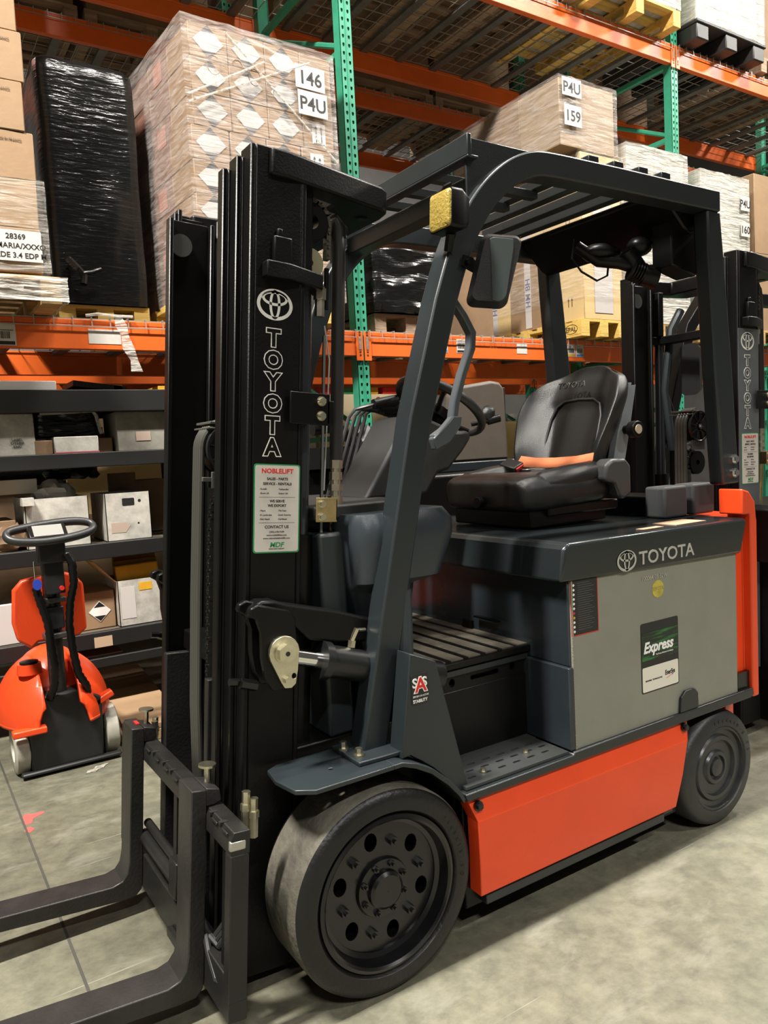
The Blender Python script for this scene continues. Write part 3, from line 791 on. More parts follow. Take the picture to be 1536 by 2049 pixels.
# mirror
MR = Matrix.Translation((.470, .052, 1.842)) @ Matrix.Rotation(R(62), 4, 'Z')
shape = [(-y_ + .30 * 0 - z_ * .28, z_) for y_, z_ in rrect(-.060, .054, -.098, .102, .024, 6)]
shape = [(y_, z_ + .10 * y_) for y_, z_ in shape]
def mir(x0, x1, k0, k1, name, m, par):
    b = MB(MR); loft(b, [[(x0, a * k0 , c_ * k0) for a, c_ in shape], [((x0 + x1) / 2, a * (k0 + k1) / 2, c_ * (k0 + k1) / 2) for a, c_ in shape], [(x1, a * k1, c_ * k1) for a, c_ in shape]])
    return b.done(name, m, par, ang=40)
mi_ = mir(.0, -.030, 1.0, .86, 'side_mirror', vinyl, FORKLIFT)
mir(.006, .0, .93, 1.0, 'mirror_back', vinyl, mi_)
shape = [(y_ + (.010 if y_ < 0 else .0) - .004, z_) for y_, z_ in [(max(-.062, min(.024, a)), c_) for a, c_ in shape]]
mir(-.0305, -.0325, .84, .82, 'mirror_glass', mat('dark_mirror_glass', (.055, .066, .066), .12), mi_)
b = MB().prism([(.385, 1.862), (.395, 1.892), (.425, 1.885), (.470, 1.855), (.460, 1.835)], 'xz', .088, .094).cyl((.462, .09, 1.845), (.480, .06, 1.845), .007)
b.cyl((.405, .094, 1.873), (.405, .080, 1.873), .008, seg=6).ball((.478, .060, 1.846), .012)
b.done('mirror_bracket', black, mi_)
# grab handle
gh = [(.335, .165, 1.40), (.405, .165, 1.44), (.418, .165, 1.50), (.448, .165, 1.58), (.485, .165, 1.655), (.490, .165, 1.70), (.462, .165, 1.745), (.425, .165, 1.79)]
MB().prism([(.325, 1.400), (.335, 1.368), (.385, 1.388), (.425, 1.43), (.432, 1.46), (.40, 1.462), (.37, 1.435)], 'xz', .172, .20).rect_tube([(x, .19, z) for x, _, z in gh], .030, .020).done('grab_handle', mat('handle_grey', (.07, .08, .09), .25), FORKLIFT, bev=.004, ang=40)
# rear light, horn, cable
b = MB().prism([(1.43, 2.13), (1.600, 2.13), (1.600, 1.985), (1.565, 1.945), (1.43, 1.975)], 'xz', .20, .285)
rl = b.done('rear_light', black, FORKLIFT, bev=.006)
MB().prism([(1.570, 2.09), (1.600, 2.10), (1.600, 2.02), (1.575, 2.02)], 'xz', .192, .28).done('amber_lens', amberl, rl, bev=.003)
MB().prism([(1.575, 2.018), (1.600, 2.018), (1.600, 1.99), (1.570, 1.952)], 'xz', .194, .28).done('clear_lens', mat('clear_lens', (.75, .75, .75), .1), rl, bev=.003)
# lens glimpsed from the front through the bracket opening
b = MB().ball((1.32, .42, 2.055), .06, (1.5, 1, .6)).ball((1.42, .33, 2.07), .045, (1.1, 1, .8)).cyl((1.36, .34, 2.05), (1.42, .32, 1.97), .03).tube([(1.22, .45, 2.08), (1.28, .40, 2.02), (1.34, .36, 2.01), (1.40, .33, 1.99)], .022, 10)
for k in range(5): b.cyl((1.375 + k * .009, .335 - k * .004, 1.985 - k * .004), (1.379 + k * .009, .333 - k * .004, 1.983 - k * .004), .040, seg=18)
b.cyl((1.41, .32, 1.965), (1.46, .30, 1.955), .036, r2=.046)
b.done('work_light', black, FORKLIFT, ang=40)
pts = [(1.20, .44, 2.10), (1.185, .44, 2.03), (1.22, .43, 1.985), (1.29, .42, 1.955), (1.335, .41, 1.975), (1.345, .41, 2.03), (1.32, .40, 2.07)]
MB().tube(pts, .004, 6).done('lamp_cable', black, FORKLIFT)
b = MB().box(1.555, 1.63, .915, .955, 1.60, 1.80)
b.done('rear_speaker', black, FORKLIFT, bev=.01)
MB().cyl((1.40, .95, 1.45), (1.44, .93, 1.50), .003, seg=6).done('antenna_wire', black, FORKLIFT)

# ================================================================ masts
def build_mast(root, M, outer_m, inner_m, tilt_parts, panel=None):
    """three-stage mast in its own frame: a backwards, y away, h up"""
    def mir(y): return 1.07 - y
    def channel(name, y0, y1, a0, a1, h0, h1, m, lip=.014):
        rails = []
        for side in (0, 1):
            g = (lambda v: v) if not side else mir
            b = MB(M)
            def bx(a, c, ya, yb, ha, hb):
                p, q = sorted((g(ya), g(yb))); b.box(a, c, p, q, ha, hb)
            bx(a0, a0 + lip, y0, y1, h0, h1); bx(a1 - lip, a1, y0, y1, h0, h1)
            bx(a0 + lip, a1 - lip, y0, y0 + .014, h0, h1)
            rails.append(b.done(name, m, root, bev=.003, seg=1))
        return rails
    o1 = channel('outer_mast_rail', .22, .285, 0, .155, .05, 2.153, outer_m)
    o2 = channel('middle_mast_rail', .262, .312, -.020, .128, .05, 2.131, inner_m)
    o3 = channel('inner_mast_rail', .300, .335, -.041, .100, .05, 2.108, inner_m)
    # rollers at the top
    for g in (lambda v: v, mir):
        b = MB(M)
        for (a, h, y0, y1) in ((.018, 2.05, .280, .292), (-.002, 2.03, .318, .328)):
            b.cyl((a, g(y0), h), (a, g(y1), h), .034, seg=24)
        b.done('mast_roller', mat('roller_steel', (.10, .10, .095), .35, .6), root)
    # top tie bowing rearwards
    plan = [(.05, .205), (.10, .205), (.41, .265), (.440, .285), (.448, .33), (.448, .74), (.440, .785), (.41, .805), (.10, .865), (.05, .865), (.05, .80), (.28, .76), (.28, .31), (.05, .27)]
    b = MB(M).prism(plan, 'xy', 2.082, 2.150)
    tie = b.done('mast_top_tie', outer_m, root, bev=.008, seg=3)
    MB(M).cyl((.395, .35, 2.0815), (.395, .35, 2.080), .018, seg=20).cyl((.395, .35, 2.083), (.395, .35, 2.079), .013, seg=20).done('tie_bolt', inner_m, tie)
    # second tie with its bracket
    plan = [(.055, .19), (.12, .19), (.235, .235), (.245, .27), (.245, .80), (.12, .88), (.055, .88), (.055, .80), (.19, .75), (.19, .30), (.055, .27)]
    b = MB(M).prism([(x - .02, y) for x, y in plan], 'xy', 1.828, 1.868)
    b.done('mast_middle_tie', outer_m, root, bev=.004)
    MB(M).box(.06, .11, .205, .221, 1.868, 1.935).box(.07, .085, .208, .221, 1.93, 1.955).done('weld_bracket', inner_m, o1[0], bev=.004)
    for y_ in (.25, .74): MB(M).box(.155, .19, y_, y_ + .08, 1.868, 2.085).done('cylinder_housing', inner_m, root, bev=.004)
    MB(M).box(0, .155, .285, .785, .05, .16).done('mast_lower_tie', inner_m, root, bev=.004)
    MB(M).box(.02, .14, .285, .785, .8, .86).done('mast_cross_tie', inner_m, root, bev=.004)
    # rear lift cylinders
    for y in (.30, .77):
        b = MB(M).cyl((.190, y, .12), (.190, y, 1.18), .036, seg=24)
        c = b.done('lift_cylinder', black, root)
        MB(M).cyl((.190, y, 1.17), (.190, y, 1.84), .023, seg=20).done('cylinder_rod', mat('rod_blue_black', (.09, .10, .11), .2, .8), c)
    MB(M).box(.245, .252, .285, .292, 1.0, 1.72).done('tie_strip', chrome, root)
    b = MB(M).cyl((.223, .27, 1.845), (.223, .27, 1.765), .013, seg=6).cyl((.223, .27, 1.84), (.223, .27, 1.81), .017, seg=6)
    b.done('adjuster_nut', zinc, root)
    # top chain pulley and chain
    b = MB(M).lathe([(.02, 0), (.048, 0), (.052, .004), (.045, .008), (.045, .022), (.052, .026), (.048, .03), (.02, .03)], (.195, .268, 2.012), seg=36)
    b.done('chain_pulley', inner_m, root)
    def chain(name, pts, w, n, par):
        b = MB(M); pts = [Vector(p) for p in pts]
        L = [0]
        for p, q in zip(pts, pts[1:]): L.append(L[-1] + (q - p).length)
        step = .019; k = 0; t = 0
        while t < L[-1] - step:
            i = max(j for j in range(len(L)) if L[j] <= t); i = min(i, len(pts) - 2)
            p = pts[i].lerp(pts[i + 1], (t - L[i]) / (L[i + 1] - L[i]))
            d = (pts[i + 1] - pts[i]).normalized()
            q = Matrix.Translation(p) @ d.to_track_quat('Z', 'Y').to_matrix().to_4x4()
            ww = w if k % 2 else w * .72
            b.box(-.0065, .0065, -ww / 2, ww / 2, -.0125, .0125, M=q)
            b.cyl(q @ Vector((0, -w / 2 - .004, 0)), q @ Vector((0, w / 2 + .004, 0)), .0042, seg=8)
            t += step; k += 1
        return b.done(name, mat('chain_steel', (.16, .15, .135), .32, .8), par)
    ch = [(.195 + .054 * math.cos(R(a)), .283, 2.012 + .054 * math.sin(R(a))) for a in range(100, -1, -20)] + [(.249, .283, 1.90)]
    chain('lift_chain', ch, .022, 0, root)
    MB(M).cyl((.249, .283, 1.90), (.249, .283, 1.79), .007, seg=8).done('chain_anchor', black, root)
    MB(M).lathe([(.01, 0), (.04, 0), (.044, .01), (.04, .02), (.01, .02)], (.195, .275, 1.905), seg=24).done('guide_roller', mat('nylon_cream', (.33, .30, .20), .5), root)
    # hose down the back, gold fittings and hard pipe
    hp = [(.255, .31, 1.99), (.262, .31, 2.03), (.28, .31, 2.045), (.295, .31, 2.02), (.298, .305, 1.95), (.298, .30, 1.6), (.298, .30, 1.385)]
    b = MB(M).tube(hp, .0185, 12).tube([(.20, .33, 2.06), (.25, .33, 2.07), (.30, .32, 2.06), (.325, .31, 2.03), (.315, .30, 2.0)], .004, 6)
    b.done('mast_hose', hosem, root)
    b = MB(M)
    for i, (h0, h1, r) in enumerate([(1.362, 1.385, .019), (1.352, 1.362, .014), (1.330, 1.352, .0185), (1.318, 1.330, .015), (1.300, 1.318, .020), (1.285, 1.300, .015), (1.262, 1.285, .021)]):
        b.cyl((.298, .30, h0), (.298, .30, h1), r, seg=6 if r > .016 else 12)
    b.done('hose_fitting', zinc, root)
    b = MB(M).tube([(.298, .30, 1.27), (.294, .30, 1.15), (.284, .30, 1.05), (.290, .30, .985), (.292, .30, .945), (.275, .30, .925), (.235, .30, .925)], .0125, 12)
    b.done('hard_pipe', gold, root)
    b = MB(M).box(.108, .222, .200, .206, 1.470, 1.552).box(.214, .234, .200, .26, 1.474, 1.535)
    br = b.done('pipe_bracket', inner_m, root, bev=.002)
    for h in (1.532, 1.494): MB(M).cyl((.196, .200, h), (.196, .197, h), .013, seg=16).cyl((.196, .200, h), (.196, .187, h), .0095, seg=6).cyl((.196, .19, h), (.180, .19, h), .003, seg=6).done('bracket_bolt', zinc, br)
    b = MB(M).box(.190, .252, .205, .209, 1.218, 1.282).box(.248, .252, .205, .30, 1.222, 1.278)
    br = b.done('clamp_plate', gold, root, bev=.001)
    for h in (1.266, 1.232): MB(M).cyl((.205, .205, h), (.205, .2015, h), .011, seg=16).cyl((.205, .205, h), (.205, .193, h), .0085, seg=6).done('clamp_bolt', zinc, br)
    MB(M).tube([(.255, .30, 1.75), (.272, .30, 1.66), (.268, .30, 1.5), (.262, .30, 1.3)], .0022, 6).done('thin_cable', mat('white_wire', (.5, .5, .5), .4), root)
    # centre cylinder, sheave, hoses, chain
    MB(M).cyl((.075, .575, .10), (.075, .575, 1.30), .045, seg=24).done('centre_cylinder', inner_m, root)
    b = MB(M).lathe([(.018, 0), (.018, -.006), (.060, -.004), (.066, -.010), (.072, -.010), (.074, 0), (.068, .006), (.068, .058), (.074, .064), (.066, .07), (.018, .07)], (.052, .455, 1.408), seg=48)
    for k in range(9):
        a = R(k * 40); b.box(-.002, .002, -.010, -.004, .025, .064, M=Matrix.Translation((.052, .455, 1.408)) @ Matrix.Rotation(a, 4, 'Y'))
    sv = b.done('hose_sheave', mat('sheave_black', (.014, .014, .014), .28), root, ang=40)
    MB(M).cyl((.052, .457, 1.408), (.052, .440, 1.408), .013, seg=20).cyl((.052, .442, 1.408), (.052, .436, 1.408), .008, seg=6).done('sheave_axle', chrome, sv)
    b = MB(M).box(-.03, .08, .45, .52, 1.318, 1.330).box(-.005, .09, .448, .456, 1.30, 1.345)
    b.box(-.012, .03, .448, .56, 1.476, 1.483).box(-.018, .012, .448, .56, 1.462, 1.467)
    b.done('sheave_bracket', mat('bracket_steel', (.13, .13, .115), .4, .5), root, bev=.001)
    for k in range(4):
        y = .468 + k * .0155
        pts = [(.052 + .080 * math.cos(R(a)), y, 1.408 + .080 * math.sin(R(a))) for a in range(95, 181, 12)] + [(-.029, y, 1.3), (-.031, y, 1.0), (-.029, y, .7), (-.02, y, .50), (-.005, y, .47)]
        MB(M).tube(pts, .0085, 8).done('bundled_hose', mat('grey_hose', (.048, .048, .040), .36), root)
    b = MB(M).lathe([(.012, 0), (.054, 0), (.056, .004), (.050, .006), (.050, .020), (.056, .022), (.054, .026), (.012, .026)], (.075, .475, 1.24), seg=40)
    b.done('chain_sheave', inner_m, root)
    ch = [(.075 + .056 * math.cos(R(a)), .488, 1.24 + .056 * math.sin(R(a))) for a in range(120, 181, 15)] + [(.017, .488, 1.2), (.015, .488, .52)]
    chain('carriage_chain', ch, .030, 0, root)
    if panel: MB(M).box(.002, .153, .2193, .2205, .3, 1.82).done('rail_panel', panel, o1[0]); 
    # emblem, brand name in outline and dealer label on the near rail
    Y = .2190 if panel else .2192
    def T(b, s, size, a, h, **k): return b.text(s, size, (a, k.pop('y', Y), h), **k)
    P = lambda x, z: (x, Y - .0002, z)
    b = MB(M); emblem(b, .070, 1.766, .098, .078, Y, P=P); b.done('mast_emblem', white, o1[0])
    hs = [1.6600, 1.6052, 1.5504, 1.4956, 1.4408, 1.386]
    b = MB(M)
    for ch_, h in zip('TOYOTA', hs): T(b, ch_, .059, .068, h + .003, align='CENTER', off=.0046, sx=1.0, ext=.0002)
    b.done('mast_lettering', white, o1[0])
    b = MB(M)
    for ch_, h in zip('TOYOTA', hs): T(b, ch_, .059, .068, h + .003, align='CENTER', off=.0020, sx=1.0, y=Y - .0006, ext=.0002)
    b.done('mast_lettering', panel or outer_m, o1[0])
    b = MB(M).prism(rrect(.020, .148, 1.140, 1.366, .007), 'xz', Y - .0002, Y + .001); b.done('dealer_label', greenink, o1[0])
    b = MB(M).prism(rrect(.0235, .1445, 1.1435, 1.3625, .006), 'xz', Y - .0007, Y + .001); dl = b.done('dealer_label', offwhite, o1[0])
    y2 = Y - .0010
    b = MB(M).text('NOBLELIFT', .0165, (.084, y2, 1.343), align='CENTER', off=.0004, sx=1.08); b.done('label_title', redink, dl)
    b = MB(M)
    for s, sz, h in [('SALES - PARTS', .0092, 1.3255), ('SERVICE - RENTALS', .0092, 1.3130), ('WE SERVE', .0092, 1.2690), ('WE EXPORT', .0092, 1.2575), ('CONTACT US', .0105, 1.2030)]:
        b.text(s, sz, (.084, y2, h), align='CENTER', off=.0002)
    for s, sz, h in [('(305)-678-9189', .0066, 1.1915), ('www.nobleliftna.com', .0066, 1.1835), ('www.miamidadeforklift.com', .0066, 1.1755)]:
        b.text(s, sz, (.084, y2, h), align='CENTER')
    for l, r_, h in [('-Forklift', '-Telehandler', 1.3005), ('-Boom Lift', '-Scissor Lift', 1.2900), ('-Miami', '-The Keys', 1.2460), ('-Ft Lauderdale', '-South America', 1.2350), ('-Palm Beach', '-Caribbean', 1.2245)]:
        b.text(l, .0058, (.036, y2, h)); b.text(r_, .0058, (.086, y2, h))
    b.box(.034, .134, y2 - .0002, y2, 1.2815, 1.2822).box(.034, .134, y2 - .0002, y2, 1.2165, 1.2172)
    b.text('MIAMI DADE FORKLIFT', .0042, (.084, y2, 1.1490), align='CENTER')
    b.done('label_text', ink, dl)
    b = MB(M).text('MDF', .0175, (.084, y2, 1.1550), align='CENTER', shear=.2, off=.0005, sx=1.1); b.done('label_logo', greenink, dl)
    return o1

TM = Matrix.Translation((-.336, 0, 0)) @ Matrix.Rotation(R(4.93), 4, 'Y')
rails = build_mast(FORKLIFT, TM, mastblack, black, True)

# --- tilt cylinder and its bracket on the near side
for g, nm in ((lambda v: v, 0), (lambda v: 1.07 - v, 1)):
    A, B = Vector((-.200, g(.165), .885)), Vector((.20, g(.165), .757))
    d = (B - A).normalized()
    b = MB().cyl(A + d * .150, B + d * .1, .043, seg=28).cyl(A + d * .128, A + d * .150, .050, seg=28)
    c = b.done('tilt_cylinder', mat('cylinder_paint', (.0065, .007, .0075), .33), FORKLIFT, ang=40)
    MB().cyl(A, A + d * .17, .0215, seg=24).done('cylinder_rod', chrome, c)
    if not nm:
        f = A + d * .225 + Vector((.004, 0, .045))
        MB().cyl(f, f + Vector((.004, 0, .018)), .011, seg=6).cyl(f + Vector((.004, 0, .018)), f + Vector((.018, -.006, .048)), .008, seg=6).cyl(f + Vector((.014, -.004, .044)), f + Vector((.045, 0, .040)), .005, seg=8).done('port_fitting', zinc, c)
    b = MB().prism([(-.265, .985), (-.255, 1.008), (-.225, 1.022), (-.19, 1.018), (-.16, 1.005), (-.09, .985), (-.02, .965), (.12, .915), (.12, .86), (-.02, .88), (-.10, .90), (-.15, .955), (-.20, .975), (-.235, .975)], 'xz', *sorted((g(.165), g(.222))))
    b.done('mast_arm', black, FORKLIFT, bev=.008, seg=3)
    SH_ = Matrix.Translation((-.085, 0, .032))
    for k in (.118, .19):
        b = MB(SH_).prism([(-.19, .985), (-.170, .992), (-.09, .965), (-.075, .945), (-.075, .90), (-.072, .86), (-.085, .80), (-.11, .772), (-.145, .775), (-.163, .81), (-.168, .86), (-.165, .92), (-.175, .955), (-.195, .968)], 'xz', *sorted((g(k), g(k + .022))))
        e = b.done('clevis_plate', black, FORKLIFT, bev=.004)
    if not nm:
        K = [(-.115 + .040 * math.cos(R(a)), .868 + .040 * math.sin(R(a))) for a in range(-20, 201, 20)] + [(-.128, .795), (-.120, .780), (-.103, .777), (-.090, .786), (-.082, .82)]
        b = MB(SH_).prism(K, 'xz', .106, .117, holes=[ell(-.094, .806, .006, .007, 12)])
        kp = b.done('keeper_plate', zinc, e, bev=.001)
        MB(SH_).cyl((-.115, .107, .868), (-.115, .088, .868), .024, seg=6).cyl((-.115, .107, .868), (-.115, .10, .868), .027, seg=24).done('pin_nut', zinc, kp)
        MB(SH_).cyl((-.113, .107, .800), (-.113, .096, .800), .010, seg=6).done('keeper_bolt', zinc, kp)
        MB(SH_).cyl((-.115, .0885, .868), (-.115, .0870, .868), .006, seg=12).done('grease_hole', ink, kp)
    MB(SH_).cyl((-.20, g(.19), .79), (-.16, g(.19), .775), .014, seg=6).cyl((-.225, g(.2), .795), (-.20, g(.2), .79), .010, seg=6).done('elbow_fitting', rimm, FORKLIFT)

# --- carriage
b = MB(TM)
nt_ = []
top = [(-.095, .465), (-.095, .505), (-.088, .520), (-.049, .520), (-.049, .465)]
b.prism([(a, h) for a, h in top], 'xz', .05, 1.02)
for y in (.085, .15, .36, .45, .535, .62, .71, .92, .985): b.box(-.100, -.0951, y - .018, y + .018, .508, .5155)
ub = b.done('carriage_upper_bar', carr, FORKLIFT, bev=.002)
for y in (.12, .185, .41, .5, .57, .665, .88):
    MB(TM).box(-.0975, -.078, y - .006, y + .006, .5145, .5212).done('fork_notch', ink, ub)
MB(TM).prism([(-.095, .072), (-.095, .175), (-.049, .175), (-.049, .072)], 'xz', .052, 1.018).box(-.11, -.094, .33, .47, .074, .10).done('carriage_lower_bar', carr, FORKLIFT, bev=.003)
for y in (.05, .985): MB(TM).box(-.096, -.050, y, y + .035, .12, .466).done('carriage_end_plate', carr, FORKLIFT, bev=.003)
MB(TM).box(-.098, -.058, .049, .062, .476, .500).done('end_stop', mat('bright_steel', (.45, .44, .40), .35, .8), ub, bev=.004)
for y in (.345, .70): MB(TM).box(-.048, .06, y, y + .025, .06, .80).done('roller_plate', carr, FORKLIFT, bev=.003)
for y0, y1 in ((.10, .13), (.47, .50), (.94, .97)): MB(TM).box(-.085, -.055, y0, y1, .175, .466).done('carriage_upright', black, FORKLIFT, bev=.002)
MB(TM).box(-.11, -.06, .40, .46, .20, .30).done('valve_block', carr, FORKLIFT, bev=.004)
MB(TM).cyl((-.085, .30, .225), (-.085, .78, .225), .020, seg=16).cyl((-.075, .30, .262), (-.075, .78, .262), .013, seg=14).done('side_shift_cylinder', carr, FORKLIFT)
for k in range(3):
    o_ = k * .018
    b = MB(TM).tube([(-.060, .095 + o_, .46), (-.050, .10 + o_, .36), (-.058, .13 + o_, .25), (-.070, .18 + o_, .185), (-.085, .23, .20 - o_ * .5), (-.085, .30, .235 - o_)], .0085, 8)
    b.done('carriage_hose', hosem, FORKLIFT)
MB(TM).tube([(-.07, .06, .14), (-.09, .14, .13), (-.09, .20, .17), (-.09, .22, .20)], .009, 8).done('carriage_hose', hosem, FORKLIFT)
def fit(a, y, h, k=1):
    b = MB(TM).cyl((a, y, h - .03), (a, y, h + .018), .012 * k, seg=6).cyl((a, y, h + .018), (a, y, h + .034), .015 * k, seg=6).cyl((a, y, h + .034), (a, y, h + .062), .011 * k, seg=6).cyl((a, y, h + .062), (a, y, h + .064), .012 * k, seg=6)
    b.done('capped_fitting', zinc, FORKLIFT)
fit(-.032, .118, .518, .9); fit(-.016, .108, .502, .9); fit(-.010, .935, .475, .9); fit(-.018, .915, .468, .9)
def fork(y0):
    wd = .098
    prof = [(-.095, .565), (-.133, .567), (-.136, .16), (-.142, .125), (-.156, .105), (-.185, .095), (-.60, .090), (-1.05, .088), (-1.17, .070), (-1.17, .058), (-.60, .050), (-.16, .046), (-.115, .050), (-.098, .068), (-.095, .095)]
    o = MB(TM).prism(prof, 'xz', y0, y0 + wd).done('fork', forkm, FORKLIFT, bev=.003)
    MB(TM).prism([(-.095, .567), (-.060, .560), (-.055, .530), (-.075, .521), (-.095, .521)], 'xz', y0 + .004, y0 + wd - .004).done('fork_hook', forkm, o, bev=.003)
    MB(TM).cyl((-.075, y0 + wd * .55, .55), (-.075, y0 + wd * .55, .605), .0075, seg=10).cyl((-.075, y0 + wd * .55, .603), (-.075, y0 + wd * .55, .609), .022, seg=24).done('fork_pin', zinc, o)
fork(.212); fork(.758)
MB(TM).box(-.108, -.098, .800, .835, .5655, .5685).done('red_paint_dab', redink, FORKLIFT)

# ================================================================ second truck, parked behind
TRUCK2 = thing('forklift', 'second forklift with grey mast rail and brand lettering, behind the foreground truck', 'forklift', (2.4, .745, 0))
M2 = Matrix.Translation((2.150, .205, .0)) @ Matrix.Rotation(R(.6), 4, 'Y')
grey2 = mat('faded_grey_rail', (.10, .11, .12), .4, noise=.12, nscale=4)
r2 = build_mast(TRUCK2, M2, black, black, False, panel=grey2)
b = MB().box(2.32, 3.9, .25, 1.25, .15, .95); b.done('truck_body', black, TRUCK2, bev=.01)
b = MB().box(2.44, 2.64, .24, .44, .0, .52); b.done('front_wheel_block', rubber, TRUCK2, bev=.05, seg=4)
b = MB().prism([(2.19, 1.03), (2.23, 1.05), (2.45, .98), (2.45, .90), (2.30, .92), (2.27, .80), (2.20, .80)], 'xz', .30, .42); b.done('mast_arm', black, TRUCK2, bev=.006)
MB().cyl((2.235, .30, .985), (2.235, .27, .985), .035, seg=24).cyl((2.235, .272, .985), (2.235, .255, .985), .02, seg=6).done('pin_nut', zinc, TRUCK2)
for yy in (.33, 1.12):
    b = MB().rect_tube([(2.40, yy, .6), (2.62, yy, 1.5), (2.78, yy, 1.95), (2.95, yy, 2.13), (3.9, yy, 2.15)], .07, .07); b.done('overhead_guard_rail', black, TRUCK2, bev=.005)
b = MB().tube([(2.42, .95, 1.25), (2.36, .95, 1.6), (2.42, .95, 1.9), (2.5, .95, 2.0)], .022, 10).tube([(2.38, .98, 1.3), (2.46, .98, 1.5), (2.40, .98, 1.62)], .010, 8)
b.done('grab_handle', char, TRUCK2)
b = MB(Matrix.Translation((2.50, .90, 1.70)) @ Matrix.Rotation(R(10), 4, 'Z')); loft(b, [ringyz(0, -.05, .05, -.13, .13, .03), ringyz(.04, -.045, .045, -.12, .12, .03)])
b.done('side_mirror', vinyl, TRUCK2, ang=40)

# ================================================================ pallet racks
L1, L2 = 2.13, 4.60
XS = [-1.56, 1.645, 4.845, 8.05]
def post_mesh(y, s):
    """front post with teardrop slots in its face, s=+1 opens towards +Y"""
    b = MB()
    for k in range(104):
        z = .12 + .0508 * k
        for dx in (-.0205, .0205):
            x0, x1 = (-.044, 0) if dx < 0 else (0, .044)
            b.prism([(x0, z - .0254), (x1, z - .0254), (x1, z + .0254), (x0, z + .0254)], 'xz', y, y + s * .003,
                    holes=[[(dx - .0045, z - .012), (dx + .0045, z - .012), (dx + .0085, z + .001), (dx + .006, z + .010), (dx - .006, z + .010), (dx - .0085, z + .001)]])
    b.box(-.044, .044, *sorted((y, y + s * .003)), 0, .0946).box(-.044, .044, *sorted((y, y + s * .003)), 5.377, 5.5)
    b.box(-.0435, .0435, *sorted((y + s * .06, y + s * .063)), 0, 5.5)
    b.box(-.044, -.041, *sorted((y, y + s * .075)), 0, 5.5).box(.041, .044, *sorted((y, y + s * .075)), 0, 5.5)
    b.box(-.0025, .0025, *sorted((y - s * .004, y + s * .001)), 0, 5.5)
    return b
def upright(x, y0, depth, label, group=None):
    t = thing('rack_upright_frame', label, 'rack frame', (x, y0, 0), group)
    M = Matrix.Translation((x, 0, 0))
    b = post_mesh(y0, 1); b.M = M; b.done('front_post', rackgr, t)
    b = post_mesh(y0 + depth, -1); b.M = M; b.done('rear_post', rackgr, t)
    for k in range(9):
        z = .25 + k * .6
        MB().box(x - .02, x + .02, y0 + .07, y0 + depth - .07, z, z + .035).done('frame_brace', rackgr, t)
    for k in range(4):
        z = .30 + k * 1.2
        MB().tube([(x, y0 + .07, z), (x, y0 + depth - .07, z + .52)], .018, 6).done('diagonal_brace', rackgr, t)
    b = MB().box(x - .07, x + .07, y0 - .03, y0 + .11, 0, .008).done('foot_plate', rackgr, t)
    b = MB().box(x - .05, x + .05, y0 - .012, y0 + .08, 1.0, 1.004)
    b.bm.free()
    return t
names = ['beyond the frame to the left', 'with two columns of slots behind the truck mast', 'right of the load marked 159', 'far right']
upright(XS[1], 2.668, 1.22, 'green slotted rack upright standing directly behind the black mast hose')
upright(XS[2], 2.668, 1.22, 'green slotted rack upright near the right edge, right of the wrapped load marked 159')
for x, lab in ((XS[0], 'green rack upright at the far left end of the near racking'), (XS[3], 'green rack upright at the far right end of the near racking')):
    upright(x, 2.668, 1.22, lab)
upright(XS[1], 4.47, 1.22, 'green upright of the second rack row, behind the centre upright')
upright(XS[2], 4.47, 1.22, 'green upright of the second rack row, behind the right upright')
def beam(x0, x1, y, zt, label, s=-1, front=False, h=.155, group=None):
    """step beam; y is the face turned to the aisle when s=-1"""
    a, c = sorted((y, y - s * .045))
    b = MB().box(x0, x1, a, c, zt - h, zt - .028)
    b.box(x0, x1, *sorted((y, y - s * .026)), zt - .028, zt)
    o = b.done('rack_crossbar', rackor, bev=.004, seg=2)
    tag(o, label, 'beam', group)
    for xe, d in ((x0, 1), (x1, -1)):
        p = MB().box(xe - (0 if d > 0 else .012) - d * .040, xe + (.012 if d > 0 else 0) , *sorted((y - .007 * (1 if s < 0 else -1), y - .002 * (1 if s < 0 else -1))), zt - .185, zt) if d < 0 else MB().box(xe - .040, xe + .012, *sorted((y + s * .007, y + s * .002)), zt - .185, zt)
        if d < 0:
            p.bm.free(); p = MB().box(xe - .012, xe + .040, *sorted((y + s * .007, y + s * .002)), zt - .185, zt + .0)
        pl = p.done('beam_connector', rackor, o, bev=.002)
        xc = xe - d * .018
        MB().box(xc - .009, xc + .009, *sorted((y + s * .010, y + s * .007)), zt - .115, zt - .035).done('safety_clip', mat('clip_steel', (.55, .52, .46), .35, .7, noise=.5, nscale=60), pl)
        q = MB()
        for dz in (-.148, -.128, -.022, -.005): q.box(xc - .006, xc + .006, *sorted((y + s * .009, y + s * .0065)), zt + dz - .006, zt + dz + .004)
        q.done('rivet_slot', mat('slot_shadow', (.05, .02, .01), .6), pl)
    return o
B = {}
for bi, (x0, x1) in enumerate([(XS[0] + .045, XS[1] - .045), (XS[1] + .045, XS[2] - .045), (XS[2] + .045, XS[3] - .045)]):
    where = ['left of the green upright', 'between the two green uprights', 'right of the right-hand green upright'][bi]
    for lv, zt in ((1, L1), (2, L2)):
        lvn = ['', 'lower', 'upper'][lv]
        if not (lv == 2 and bi == 0) or True:
            B[(bi, lv)] = beam(x0, x1, 2.66, zt, 'orange front beam of the %s level, %s' % (lvn, where))
        beam(x0, x1, 3.895, zt, 'orange rear beam of the %s level, %s' % (lvn, where))
        beam(x0, x1, 4.46, zt, 'orange front beam of the second rack row, %s level, %s' % (lvn, where))
        beam(x0, x1, 5.70, zt, 'orange rear beam of the second rack row, %s level, %s' % (lvn, where))
